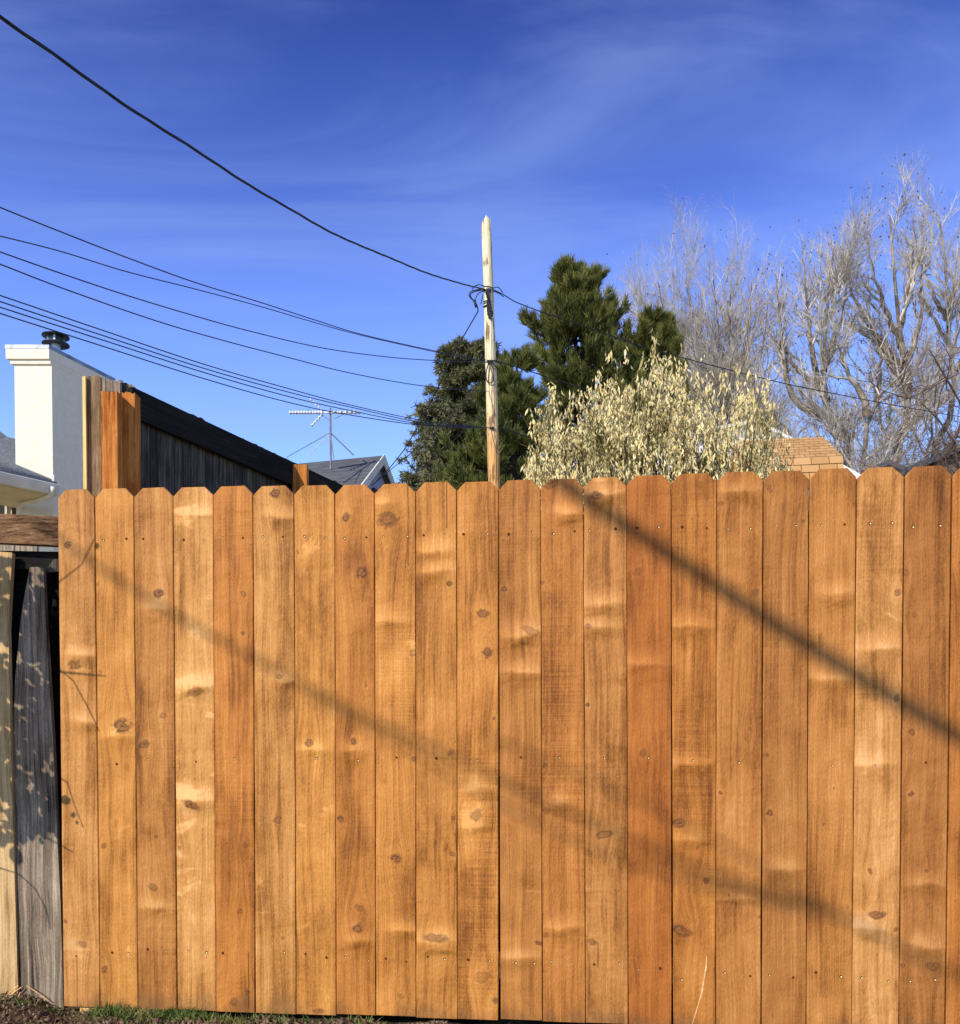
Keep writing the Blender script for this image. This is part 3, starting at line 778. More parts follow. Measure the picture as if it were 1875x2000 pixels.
board('back_rail', [(-260, 1110), (132, 1112), (132, 1078), (36, 1076), (-260, 1074)], 0.075, 0.035, M['black_wood'], old)
board('brace', [(86, 1118), (132, 1115), (132, 1090), (105, 1092)], 0.060, 0.012, M['dark_wood'], old)
for k in range(39):  # added dark backing boards, so gaps between pickets look black instead of sky
    u0 = -260 + k * 58
    bt = 1112 if u0 < 110 else 1004
    board('back_board', [(u0, 2000), (u0 + 56, 2000), (u0 + 56, bt), (u0, bt)], 0.16, 0.016, M['black_wood'], old)
for k in range(6):
    u0 = -190 + k * 44
    board('back_board', [(u0, 1140), (u0 + 42, 1140), (u0 + 42, 1058 + 3 * (k % 2)), (u0, 1057)], 0.9, 0.016, M['grey_wood'], old)

# ------------------------------------------------------------------ dark side fence running back
SK = 1.77
sdv = Vector((0.394, 0.919, 0)); sdn = Vector((0.919, -0.394, 0))      # along the fence / towards the side we see
S0 = Vector((-1.417 * SK, 3.95 * SK, 0))
GZ_BACK = 1.3
ztop = 0.96 + 1.443 * SK
side = empty('side_fence', (S0.x, S0.y, GZ_BACK - 0.1), math.atan2(sdv.y, sdv.x))
tag(side, 'dark shaded neighbour fence with cedar posts running back on the left', 'fence')
rs = random.Random(5)
t = -0.06
while t < 3.3:
    w = 0.088 + rs.uniform(-.004, .004)
    zt_ = ztop + 0.012 + rs.uniform(-.012, .022)
    a = S0 + sdv * (t + 0.002); b = S0 + sdv * (t + w)
    mb = MB()
    mid = (zt_ + rs.uniform(-.012, .012))
    back = -sdn * 0.016
    A0 = a - sdn * 0.042; B0 = b - sdn * 0.042
    pts = []
    for p, z in ((A0, GZ_BACK - .2), (B0, GZ_BACK - .2), (B0, mid), ((A0 + B0) / 2, max(mid, zt_) + rs.uniform(0, .008)), (A0, zt_)):
        pts.append(Vector((p.x, p.y, z)))
    mb.slab(pts, back)
    c = pts[0]
    o = mesh_obj('picket', [v for v in mb.v], mb.f, M['dark_wood'], side)
    t += w + 0.003
for zc, hh, mt in ((ztop - 0.105, 0.105, 'black_wood'), (ztop - 1.35, 0.07, 'black_wood')):
    mb = MB(); c = S0 + sdv * 1.6
    mb.box((c.x, c.y, zc), (1.62, 0.020, hh), sdv, -sdn)
    mb.build('rail', M[mt], side)
def fpost(u0, u1, vtop, Y, mat, name, depth=0.10, rz=0.0, ragged=True):
    a = P(u0, vtop, Y); b = P(u1, vtop, Y)
    mb = MB(); n = 6
    w = (b - a)
    ex = Vector((math.cos(rz), math.sin(rz), 0)); ey = Vector((-ex.y, ex.x, 0))
    bot = GZ_BACK - .3
    front = [Vector((a.x, a.y, bot)), Vector((a.x, a.y, bot)) + ex * w.length]
    top = []
    for k in range(n + 1):
        p = a + ex * (w.length * k / n); p.z += rs.uniform(-.010, .010) if ragged else 0
        top.append(p)
    mb.slab(front + top[::-1], ey * depth)
    return mb.build(name, M[mat], side)
fpost(197, 228.5, 765, 6.62, 'cedar_post', 'post', 0.115)
fpost(238, 263, 767, 6.74, 'cedar_post', 'post', 0.11)
fpost(167.5, 196, 735, 6.75, 'brown_end', 'end_board', 0.03)
fpost(160.5, 166.8, 736, 6.72, 'yellow_edge', 'edge_strip', 0.02)
for (ua, ub, vt) in ((197, 205.5, 741), (207, 238, 743), (240, 262, 752)):
    fpost(ua, ub, vt, 7.0, 'grey_wood', 'end_board', 0.02)
p2 = S0 + sdv * (1.19 * SK) + sdn * 0.03
Y2 = p2.y
fpost(571, 599, 907, Y2 - 0.1, 'cedar_post', 'post', 0.10, ragged=False)

# ------------------------------------------------------------------ house with white chimney, far left
hb = P(60, 1000, 13)
house = empty('stucco_house', (hb.x, hb.y, GZ_BACK))
tag(house, 'grey stucco house with tall white chimney at the left edge', 'house')
# wall under the eave
w0 = P(-260, 1000, 13.0); w1 = P(122, 1000, 13.6)
mb = MB(); wd = (w1 - w0); wd.z = 0; wd.normalize(); wnv = Vector((-wd.y, wd.x, 0))
zw = P(60, 944, 13).z
mb.hexa([Vector((w0.x, w0.y, GZ_BACK - .2)), Vector((w1.x, w1.y, GZ_BACK - .2)), Vector((w1.x, w1.y, GZ_BACK - .2)) + wnv * .2, Vector((w0.x, w0.y, GZ_BACK - .2)) + wnv * .2,
         Vector((w0.x, w0.y, zw)), Vector((w1.x, w1.y, zw)), Vector((w1.x, w1.y, zw)) + wnv * .2, Vector((w0.x, w0.y, zw)) + wnv * .2])
mb.build('wall', M['wall_grey'], house)
# window at the very edge
def onwall(u, v, d=0.0):
    r = ray(u, v); n = wnv; o = w0 - wnv * d
    k = (o - EYE).dot(n) / r.dot(n); return EYE + r * k
win = MB().slab([onwall(-40, 1060, .03), onwall(9, 1060, .03), onwall(9, 956, .03), onwall(-40, 951, .03)][::-1], -wnv * .02).build('window', M['glass'], house)
fr = MB(); fr.slab([onwall(9, 1060, .08), onwall(13.5, 1060, .08), onwall(13.5, 952, .08), onwall(9, 952, .08)], wnv * .07); fr.slab([onwall(-40, 955, .081), onwall(9, 955, .081), onwall(9, 949, .081), onwall(-40, 944, .081)], wnv * .07)
fr.build('frame', M['white_paint'], win)
tr = MB(); tr.slab([onwall(15, 1060, .05), onwall(23, 1060, .05), onwall(23, 950, .05), onwall(15, 950, .05)], wnv * .045).build('corner_trim', M['soffit'], house)
# soffit, fascia gutter, roof
e0 = P(-140, 882, 11.45); e1 = P(113, 945.5, 12.72)
e1.z = e0.z = P(0, 917, 12.0).z
ed = (e1 - e0); ed.z = 0; ed.normalize(); en = Vector((-ed.y, ed.x, 0))
gut = MB()
prof = [(0, 0), (-.015, 0.0), (-.10, -.0), (-.115, -.01), (-.10, -.05), (-.055, -.13), (0, -.135)]
pa = [e0 + en * (x + .06) + Vector((0, 0, z)) for x, z in prof]
gut.slab(pa, ed * (e1 - e0).length).build('gutter', M['white_paint'], house)
sf = MB(); sf.slab([e0 + en * .07 + Vector((0, 0, -.14)), e1 + en * .07 + Vector((0, 0, -.14)), e1 + en * 1.1 + Vector((0, 0, -.14)), e0 + en * 1.1 + Vector((0, 0, -.14))], (0, 0, .03)).build('soffit', M['soffit'], house)
# lower roof in shingle courses, upper edge following the line against the chimney
roof = MB()
r_a = e0 + Vector((0, 0, .01)) + en * .02; r_b = e1 + Vector((0, 0, .01)) + en * .02
up_b = P(104, 941.5, 13.02); up_a = P(-140, 834, 13.6)
roof.slab([r_a, r_b, up_b, up_a], (0, 0, -.06))
ro = roof.build('roof', M['shingle_grey'], house)
NC = 7
for k in range(NC):
    f0 = k / NC; f1 = (k + 1) / NC
    a0 = r_a.lerp(up_a, f0); b0 = r_b.lerp(up_b, f0); a1 = r_a.lerp(up_a, f1 + .03); b1 = r_b.lerp(up_b, f1 + .03)
    lift0 = Vector((0, 0, .034)); lift1 = Vector((0, 0, .012))
    MB().add([a0 + Vector((0, 0, .004)), b0 + Vector((0, 0, .004)), b1 + Vector((0, 0, .002)), a1 + Vector((0, 0, .002)), a0 + lift0, b0 + lift0, b1 + lift1, a1 + lift1],
             [(3, 2, 1, 0), (4, 5, 6, 7), (0, 1, 5, 4), (1, 2, 6, 5), (2, 3, 7, 6), (3, 0, 4, 7)]).build('shingle_course', M['shingle_grey'], ro)
# higher roof behind the chimney
ur = [P(-150, 945, 14.6), P(40, 935, 14.6), P(40, 860, 16.2), P(14, 853, 16.2), P(0, 842, 16.2), P(-150, 790, 16.2)]
uo = MB().slab(ur, (0, 0, -.08)).build('upper_roof', M['shingle_grey'], house)
for k in range(7):
    f0 = k / 7; f1 = f0 + .15
    a0 = ur[0].lerp(ur[5], f0); b0 = ur[1].lerp(ur[2], f0); a1 = ur[0].lerp(ur[4] if False else ur[5], f1); b1 = ur[1].lerp(ur[2], f1)
    up = Vector((0, 0, .03))
    MB().add([a0, b0, b1, a1, a0 + up * 1.4, b0 + up * 1.4, b1 + up * .4, a1 + up * .4], [(3, 2, 1, 0), (4, 5, 6, 7), (0, 1, 5, 4), (1, 2, 6, 5), (2, 3, 7, 6), (3, 0, 4, 7)]).build('shingle_course', M['shingle_grey'], uo) if k < 6 else None
# chimney
cd = Vector((0.34, 0.94, 0)).normalized()
c_fl = P(28, 715, 13.4); c_fr = P(101, 715, 13.4)
z_cap0 = P(60, 712, 13.4).z; z_cap1 = P(60, 684, 13.4).z; z_top = P(60, 676.5, 13.4).z
cw = c_fr - c_fl; cw.z = 0; cdep = cd * 1.18
def chim(x0, x1, dep0, dep1, z0, z1):
    a = Vector((c_fl.x, c_fl.y, 0)); ex = cw.normalized(); L = cw.length
    q = [a + ex * x0 + cd * dep0, a + ex * (L + x1) + cd * dep0, a + ex * (L + x1) + cd * (1.18 + dep1), a + ex * x0 + cd * (1.18 + dep1)]
    return [Vector((p.x, p.y, z0)) for p in q] + [Vector((p.x, p.y, z1)) for p in q]
chm = MB().hexa(chim(0, 0, 0, 0, GZ_BACK - .1, z_cap0)).build('chimney', M['stucco'], house)
MB().hexa(chim(-.035, .005, -.03, .03, z_cap0, z_cap0 + (z_cap1 - z_cap0) * .3)).hexa(chim(-.07, .01, -.06, .06, z_cap0 + (z_cap1 - z_cap0) * .3, z_cap1)).build('chimney_cap', M['stucco'], chm)
MB().hexa(chim(-.075, .015, -.065, .065, z_cap1, z_top)).build('chimney_flashing', M['flashing'], chm)
fl = P(109, 677, 13.75); zf = fl.z
fx, fy = fl.x, fl.y
px = 13.9 / FPX
MB().lathe((fx, fy, 0), [(8.5 * px, z_top - .1), (8.5 * px, zf + 10 * px), (9 * px, zf + 10.5 * px)], 18).build('flue_pipe', M['galv'], chm, smooth=False)
MB().lathe((fx, fy, 0), [(9 * px, zf + 4 * px), (25 * px, zf + 3.5 * px), (25 * px, zf + 4.4 * px), (9 * px, zf + 9 * px)], 24).build('flue_collar', M['dark_metal'], chm)
MB().lathe((fx, fy, 0), [(11 * px, zf + 8 * px), (12.5 * px, zf + 9 * px), (12.5 * px, zf + 17 * px), (11 * px, zf + 18 * px)], 18).build('flue_screen', M['dark_metal'], chm)
MB().lathe((fx, fy, 0), [(10 * px, zf + 17.5 * px), (25 * px, zf + 18.5 * px), (25 * px, zf + 19.4 * px), (16 * px, zf + 22.5 * px), (4 * px, zf + 23.5 * px)], 24).build('flue_hood', M['dark_metal'], chm)
for a in (R(200), R(285), R(20), R(110)):
    MB().box((fx + 13.5 * px * math.cos(a), fy + 13.5 * px * math.sin(a), zf + 13 * px), (.012, .012, 6 * px)).build('flue_strut', M['galv'], chm)
# small end board where the eave meets the chimney
a = P(102.5, 944, 12.75); b = P(107, 928, 12.75)
MB().box((a + b) / 2, ((b.x - a.x) / 2, .02, (b.z - a.z) / 2)).build('rake_end', M['white_paint'], house)
dsp = [P(103.5, 951, 12.6), P(103.5, 958, 12.6), P(102, 965, 12.65), P(94, 970.5, 12.7), P(70, 978, 12.9), P(48, 983, 13.0), P(39, 988, 13.05), P(37, 996, 13.05), P(37, 1090, 13.1)]
MB().tube(dsp, 0.032, 8).build('downspout', M['white_paint'], house, smooth=True)

# ------------------------------------------------------------------ house with the aerial
A = P(749, 889.5, 21)
gd = Vector((-0.30, -0.95, 0)).normalized(); rd = Vector((-0.955, 0.297, 0)).normalized()
aer = empty('gabled_house', (A.x, A.y, GZ_BACK))
tag(aer, 'low house with plain dark grey roof and pale blue gable beyond the side fence', 'house')
pitch = 0.80; HW = 3.4; LR = 7.5
drop = Vector((0, 0, -pitch * HW))
fe = A + gd * HW + drop; be = A - gd * HW + drop
off = rd * 0.16
# gable wall
wz = GZ_BACK - .2
a_ = A + off + Vector((0, 0, -.10)); f_ = fe + off + Vector((0, 0, -.10)) - gd * .2; b_ = be + off + Vector((0, 0, -.10)) + gd * .2
MB().slab([Vector((f_.x, f_.y, wz)), f_, a_, b_, Vector((b_.x, b_.y, wz))], rd * .15).build('gable_wall', M['blue_siding'], aer)
MB().hexa([Vector((q.x, q.y, wz)) for q in (f_ + rd * .15, b_ + rd * .15, b_ + rd * (LR - .5), f_ + rd * (LR - .5))][::-1] + [Vector((q.x, q.y, f_.z - .05)) for q in (f_ + rd * .15, b_ + rd * .15, b_ + rd * (LR - .5), f_ + rd * (LR - .5))][::-1]).build('wall', M['blue_siding'], aer)
rf = MB()
rf.slab([A, fe, fe + rd * LR, A + rd * LR], (0, 0, -.10)); rf.slab([A, A + rd * LR, be + rd * LR, be], (0, 0, -.10))
rf.build('roof', M['roof_far'], aer)
for q in (fe, be):
    k = (q - A)
    nn = rd
    MB().slab([A - rd * .03 + Vector((0, 0, .02)), q - rd * .03 + Vector((0, 0, .02)), q - rd * .03 + Vector((0, 0, -.18)), A - rd * .03 + Vector((0, 0, -.18))], rd * .028).build('barge_board', M['white_paint'], aer)
cv = A + off * .9 + Vector((0, 0, -1.05)) + gd * .05
MB().box(cv, (.22, .03, .30), gd, rd).build('gable_vent', M['dark_metal'], aer)

# aerial on that roof
mb_ = P(646, 905, 19.9); mt_ = P(645, 797, 19.9)
ant = empty('television_aerial', mb_)
tag(ant, 'silver television aerial on a mast above the grey roof', 'aerial')
MB().tube([mb_ - Vector((0, 0, .12)), mt_], 0.022, 8).build('mast', M['mast'], ant)
Ya = 19.88
bl_, br_ = P(567, 806, Ya), P(699, 805.5, Ya)
MB().tube([bl_, br_], 0.022, 6).build('boom', M['alu'], ant)
for k in range(12):
    p = bl_.lerp(br_, k * .042)
    MB().tube([p + Vector((0, -.05, 0)), p + Vector((0, .05, 0))], 0.026, 5).build('director_rod', M['alu'], ant)
for k, (f, L) in enumerate(((.60, .05), (.69, .06), (.78, .06), (.86, .07), (.93, .07), (.99, .08))):
    p = bl_.lerp(br_, f)
    MB().tube([p + Vector((-.05, -L, 0)), p + Vector((.05, L, 0))], 0.018, 5).build('element_rod', M['alu'], ant)
for (u, v) in ((607.5, 781.5), (609, 831)):
    q = P(u, v, Ya); o = P(633, 806, Ya)
    MB().tube([o, q], 0.016, 6).build('reflector_arm', M['alu'], ant)
    for k in range(5):
        p = o.lerp(q, .2 + .2 * k)
        MB().tube([p + Vector((0, -.06, 0)), p + Vector((0, .06, 0))], 0.014, 5).build('reflector_rod', M['alu'], ant)
for (u, v, Y, mtl, rr) in ((560, 893, 19.6, 'mast', .008), (600, 893.5, 20.6, 'alu', .009), (691, 889.5, 20.4, 'alu', .016), (652, 898, 19.6, 'mast', .010)):
    MB().tube([P(645, 845, 19.9), P(u, v, Y)], rr, 5).build('guy_wire', M[mtl], ant)
MB().tube([P(642, 820, 19.86), P(632, 812, 19.86), P(600, 800, 19.86)], .007, 5).build('feed_line', M['mast'], ant)
MB().tube([P(653, 818, 19.9), P(673, 808, 19.9)], .007, 5).build('boom_brace', M['mast'], ant)

# ------------------------------------------------------------------ tan shingled shed
Ysh = 15.0
sb = P(1570, 1000, Ysh)
shed = empty('tan_shed', (sb.x, sb.y, GZ_BACK))
tag(shed, 'tan shingled gambrel roof of a shed just above the fence right of the dry-leaved tree', 'shed')
def srow(v, u0, u1, Y):
    return P(u0, v, Y), P(u1, v, Y)
# lower steep slope: from eave (v 940) to knee (v 896); upper shallow slope from knee back to the ridge
def lerp3(a, b, t): return a.lerp(b, t)
kneeL, kneeR = P(1425, 901, Ysh), P(1645, 891, Ysh + .25)
eaveL, eaveR = P(1420, 962, Ysh - .28), P(1651, 952, Ysh - .03)
ridgL, ridgR = P(1440, 861, Ysh + 1.65), P(1608, 854, Ysh + 1.9)
und = MB()
und.slab([kneeL, kneeR, ridgR, ridgL], (0, .02, -.05)); und.slab([eaveL, eaveR, kneeR, kneeL], (0, .05, 0))
und.build('roof_underlay', M['shingle_joint'], shed)
rsd = random.Random(9)
def shingles(L0, R0, L1, R1, rows, pitchw, parent, nrm):
    for r in range(rows):
        f0 = r / rows; f1 = (r + 1) / rows
        a0 = L0.lerp(L1, f0); b0 = R0.lerp(R1, f0); a1 = L0.lerp(L1, f1); b1 = R0.lerp(R1, f1)
        W = (b0 - a0).length
        x = -(r % 2) * pitchw * .5 - rsd.uniform(0, .03)
        while x < W:
            s0 = max(0, x + .008); s1_ = min(W, x + pitchw - .008); x += pitchw
            if s1_ - s0 < .02: continue
            t0 = s0 / W; t1 = s1_ / W
            lo = nrm * (.013 + rsd.uniform(0, .004)); hi = nrm * .006
            g0 = .06
            q0 = a0.lerp(b0, t0).lerp(a1.lerp(b1, t0), g0); q1 = a0.lerp(b0, t1).lerp(a1.lerp(b1, t1), g0)
            q2 = a1.lerp(b1, t1); q3 = a1.lerp(b1, t0)
            MB().hexa([q0, q1, q2, q3, q0 + lo, q1 + lo, q2 + hi, q3 + hi]).build('shingle', M['shingle_tan'], parent)
up_n = (kneeR - kneeL).cross(ridgL - kneeL).normalized(); lo_n = (eaveR - eaveL).cross(kneeL - eaveL).normalized()
shingles(kneeL, kneeR, ridgL, ridgR, 8, .18, shed, up_n)
shingles(eaveL, eaveR, kneeL + lo_n * .002, kneeR + lo_n * .002, 4, .30, shed, lo_n)
MB().hexa([Vector((p.x, p.y, GZ_BACK - .2)) for p in (eaveL + Vector((.1, .3, 0)), eaveR + Vector((-.12, .3, 0)), ridgR + Vector((0, 2.2, 0)), ridgL + Vector((0, 2.2, 0)))] +
          [Vector((p.x, p.y, eaveL.z - .02)) for p in (eaveL + Vector((.1, .3, 0)), eaveR + Vector((-.12, .3, 0)), ridgR + Vector((0, 2.2, 0)), ridgL + Vector((0, 2.2, 0)))]).build('wall', M['white_wall'], shed)
MB().slab([eaveR + Vector((0, .06, 0)), kneeR + Vector((0, .06, 0)), ridgR, ridgR + Vector((.35, 1.8, -.9)), ridgR + Vector((.35, 2.0, -1.5))], (-.05, 0, 0)).build('end_wall', M['shingle_tan'], shed)

# white gabled building behind shed and dry tree
wb = P(1420, 1000, 19)
wh = empty('white_building', (wb.x, wb.y, GZ_BACK))
tag(wh, 'bright white building glimpsed between the dry leaves', 'building')
g0, g1, g2, g3, g4 = P(1280, 1000, 19), P(1560, 1000, 19), P(1560, 868, 19), P(1478, 826, 19), P(1280, 862, 19)
MB().slab([g0, g1, g2, g3, g4], (0, .2, 0)).build('wall', M['white_wall'], wh)
MB().slab([P(1272, 864, 18.8), P(1478, 824, 18.8), P(1478, 818, 18.8), P(1270, 858, 18.8)], (0, 3, 0)).slab([P(1478, 824, 18.8), P(1566, 871, 18.8), P(1568, 865, 18.8), P(1478, 818, 18.8)], (0, 3, 0)).build('roof', M['white_paint'], wh)
# white lean-to right of the shed
wb = P(1660, 1000, 16.5)
lt = empty('white_lean_to', (wb.x, wb.y, GZ_BACK))
tag(lt, 'sloping white roof edge right of the tan shed', 'shed')
MB().slab([P(1630, 903, 17), P(1648, 908, 17), P(1682, 927, 17), P(1720, 948, 17), P(1630, 948, 17)], (0, .8, 0)).build('roof', M['white_wall'], lt)
MB().slab([P(1632, 949, 17.1), P(1716, 949, 17.1), P(1716, 1010, 17.1), P(1632, 1010, 17.1)], (0, .6, 0)).build('wall', M['wall_grey'], lt)
# two grey roofs at the right
def simple_house(name, label, apex, lft, rgt, Y, rm, wm, depth):
    b = P(apex[0], 1000, Y); r = empty(name, (b.x, b.y, GZ_BACK)); tag(r, label, 'house')
    a, l, q = P(*apex, Y), P(*lft, Y), P(*rgt, Y); th = Vector((0, 0, .16))
    MB().slab([l, a, a + th, l + th], (0, depth, 0)).slab([a, q, q + th, a + th], (0, depth, 0)).build('roof', M[rm], r)
    zb_ = GZ_BACK - .2
    MB().slab([Vector((l.x + .2, Y + .2, zb_)), Vector((q.x - .2, Y + .2, zb_)), Vector((q.x - .2, Y + .2, q.z)), Vector((a.x, Y + .2, a.z - .02)), Vector((l.x + .2, Y + .2, l.z))], (0, depth - .4, 0)).build('wall', M[wm], r)
    return r
simple_house('far_house', 'small grey gable top peeking over the fence beneath the bare trees', (1737, 907), (1690, 927), (1790, 930), 30, 'roof_far', 'blue_siding', 5)
simple_house('side_house', 'grey roofed house at the right edge behind the bare branches', (1960, 845), (1770, 925), (2150, 930), 24, 'roof_far', 'wall_grey', 6)

# ------------------------------------------------------------------ utility pole
YP = 17.0
pb = P(967, 1000, YP); pt = P(949.5, 425, YP)
p_dir = (pt - pb).normalized()
foot = pb + p_dir * ((GZ_BACK - .2 - pb.z) / p_dir.z)
pole = empty('utility_pole', (foot.x, foot.y, GZ_BACK))
tag(pole, 'tall wooden utility pole with a pale weathered top and black cable clamps', 'pole')
NP_ = 26
pts = [foot.lerp(pt, k / NP_) for k in range(NP_ + 1)]
rp = random.Random(2)
pts = [p + Vector((rp.uniform(-.006, .006), rp.uniform(-.006, .006), 0)) for p in pts]
rad = [0.127 - 0.044 * k / NP_ + rp.uniform(-.003, .003) for k in range(NP_ + 1)]
pmb = MB().tube(pts, rad, 16)
for k in range(16):      # broken, weathered tip
    q_ = Vector(pmb.v[NP_ * 16 + k]); pmb.v[NP_ * 16 + k] = tuple(q_ + Vector((0, 0, rp.uniform(-.16, .03))))
po = pmb.build('shaft', M['pole'], pole, smooth=False)
for p_ in po.data.polygons: p_.use_smooth = len(p_.vertices) == 4
def on_pole(u, v, out=.10): return P(u, v, YP - out)
# black clamp rack: bolts, brackets and taped splices up the face of the pole
for k in range(13):
    v = 567 + k * 4.4; u = 953.5 + k * .35 + rp.uniform(-1, 1)
    c = on_pole(u, v, .105)
    MB().box(c, (.028 + rp.uniform(0, .022), .026, .014 + rp.uniform(0, .012)), (math.cos(k * .7) * .3 + .9, 0, math.sin(k * 1.9) * .4), (0, 1, 0), (0, 0, 1)).build('clamp', M['cable'], pole)
for v in (561, 566, 588, 592, 596, 599):
    c0 = P(944, v + rp.uniform(-2, 3), YP - .04); c1 = P(953, v - 2, YP - .115); c2 = P(963, v + rp.uniform(-2, 5), YP - .05)
    MB().tube([c0, c1, c2], .008, 5).build('strap', M['cable'], pole)
# hanging loop of slack cable
loop = []
for k in range(25):
    a = 2 * math.pi * k / 24
    loop.append(on_pole(957 + 7.5 * math.sin(a) * (1 - .35 * math.cos(a)), 728 - 20 * math.cos(a), .13))
MB().tube(loop, .010, 6, cap=False).build('slack_loop', M['cable'], pole, smooth=True)
MB().tube([on_pole(958, 704, .13), on_pole(968, 704.5, .13), on_pole(978, 710, .1), on_pole(982, 718, .05)], .012, 6).build('slack_loop', M['cable'], pole, smooth=True)
MB().tube([on_pole(962, 708, .13), on_pole(970, 718, .12), on_pole(976, 722, .05)], .010, 6).build('slack_loop', M['cable'], pole, smooth=True)
for pts_ in ([(946, 564), (930, 566), (919, 570), (916, 577), (922, 585), (928, 590)], [(946, 568), (936, 572), (930, 580), (929, 590), (933, 598)], [(946, 559), (936, 556), (926, 560), (922, 566)],
             [(962, 563), (972, 561), (978, 566), (982, 572)], [(962, 568), (974, 573), (984, 580)], [(943, 575), (941, 586), (939, 594)]):
    MB().tube([Vector(q) for q in resample([tuple(on_pole(u, v, .06)) for u, v in pts_], 14)], .0085, 5).build('slack_loop', M['cable'], pole, smooth=True)
MB().tube([on_pole(926, 586, .06), on_pole(930, 600, .06)], .02, 7).build('splice_sleeve', M['cable'], pole, smooth=True)
MB().box(on_pole(957, 706, .11), (.05, .025, .018)).build('clamp', M['cable'], pole)
MB().box(on_pole(961, 836, .12), (.04, .02, .016)).build('clamp', M['cable'], pole)

# ------------------------------------------------------------------ wires
def wire(name, px, Y0, Y1, r, label, mat='wire', strands=1, pitch=0.55, ext0=None, smooth_n=60):
    px = np.asarray(px, float)
    L = np.r_[0, np.cumsum(np.linalg.norm(np.diff(px, axis=0), axis=1))]; L /= L[-1]
    iY = 1 / Y0 + (1 / Y1 - 1 / Y0) * L
    w = PA(px, 1 / iY)
    w = resample(w, smooth_n)
    root_loc = Vector(w[-1])
    mb = MB()
    if strands == 1:
        mb.tube([Vector(p) for p in w], r, 6)
    else:
        n = 420
        wd_ = resample(w, n)
        d = np.r_[0, np.cumsum(np.linalg.norm(np.diff(wd_, axis=0), axis=1))]
        tg = np.gradient(wd_, axis=0); tg /= np.linalg.norm(tg, axis=1, keepdims=True)
        a = np.cross(tg, np.array([0, 0, 1.0])); a /= np.linalg.norm(a, axis=1, keepdims=True); b = np.cross(tg, a)
        for s in range(strands):
            ph = 2 * np.pi * d / pitch + 2 * np.pi * s / strands
            p = wd_ + (a * np.cos(ph)[:, None] + b * np.sin(ph)[:, None]) * r * 1.05
            mb.tube([Vector(q) for q in p], r, 5)
    o = mb.build(name, M[mat], smooth=True)
    tag(o, label, 'wire', 'overhead wires')
    return o
wire('service_cable', [(-260, -165), (-120, -58), (0, 33), (102, 104), (245, 206), (377, 290), (479, 357), (566, 408), (657, 459), (765, 505), (836, 534), (905, 555), (947, 565)], 4.6, 16.93, .0058,
     'thick twisted black cable sweeping from the top left corner to the pole', 'cable', 3, 1.7)
wire('overhead_wire', [(-150, 340), (0, 405), (122, 454), (245, 502), (382, 552), (510, 591), (612, 624), (714, 655), (872, 690), (955, 704)], 8, 16.9, .0066, 'dark wire highest of the seven thin ones at the left edge')
wire('overhead_wire', [(-150, 426), (0, 461), (122, 492), (245, 530), (387, 566), (510, 599), (601, 626), (714, 657), (872, 692), (955, 707)], 8, 16.9, .0060, 'faint thin wire, second highest thin one at the left edge, joining the one above')
wire('overhead_wire', [(-150, 438), (0, 492), (122, 535), (245, 576), (370, 614), (489, 647), (632, 680), (765, 698), (870, 705), (955, 708)], 8, 16.9, .0066, 'dark wire third from the top at the left edge, levelling out at the pole')
wire('overhead_wire', [(-150, 460), (0, 516), (122, 563), (306, 627), (440, 666), (566, 699), (668, 725), (775, 746), (856, 757), (955, 764)], 8, 16.9, .0066, 'dark wire fourth from the top at the left edge, crossing in front of the spruce')
for k, (v0, vm, v5, v7, ve, lb) in enumerate((
    (577, 645, 712, 788, 822, 'upper wire of the close bundle passing over the chimney'),
    (589, 655, 720, 792, 826, 'second wire down in the bundle passing over the chimney'),
    (600, 664, 728, 799, 829, 'third wire down in the bundle passing over the chimney'),
    (612, 676, 740, 808, 831, 'lowest wire of the bundle passing over the chimney'))):
    wire('overhead_wire', [(-150, v0 - 50), (0, v0), (200, vm), (400, v5), (560, (v5 + v7) / 2 + 8 + k), (680, v7 + 2), (830, ve), (958, 836)], 8, 16.9, .0064, lb)
wire('service_cable', [(962, 565), (975, 567), (982, 572), (986, 580), (1005, 589), (1060, 610), (1166, 646), (1256, 678), (1308, 692), (1380, 711), (1528, 748), (1640, 771), (1760, 794), (1900, 818)], 16.9, 25.5, .0095,
     'black cable running right from the pole across the pine and bare trees', 'cable')
wire('overhead_wire', [(962, 704), (990, 711), (1040, 727), (1102, 747), (1160, 764), (1260, 796)], 16.9, 20, .009, 'wire running right from the middle of the pole into the dry leaves', 'cable')
wire('overhead_wire', [(964, 836), (985, 838), (1018, 849), (1060, 862), (1120, 884)], 16.9, 18.5, .010, 'wire leaving the pole low down to the right above the fence', 'cable')
wire('service_cable', [(946, 566), (938, 567), (925, 570), (918, 576), (922, 584), (928, 590), (931, 598), (934, 606), (929, 616), (915, 640), (897, 672), (866, 735), (826, 815), (813, 838), (790, 877), (760, 915), (735, 940)], 16.9, 20.3, .011,
     'slack cable dropping from the pole down left to the blue gable', 'cable', smooth_n=90)
wire('overhead_wire', [(940, 744), (880, 815), (808, 880), (760, 920), (726, 948)], 16.95, 20.6, .008, 'fainter cable slanting past the spruce to the blue gable')
wire('overhead_wire', [(960, 790), (880, 866), (815, 922), (770, 952)], 17.3, 21.5, .006, 'faintest thin line low beside the foot of the spruce')

# ------------------------------------------------------------------ trees
def unit(v): return v / (np.linalg.norm(v, axis=-1, keepdims=True) + 1e-9)

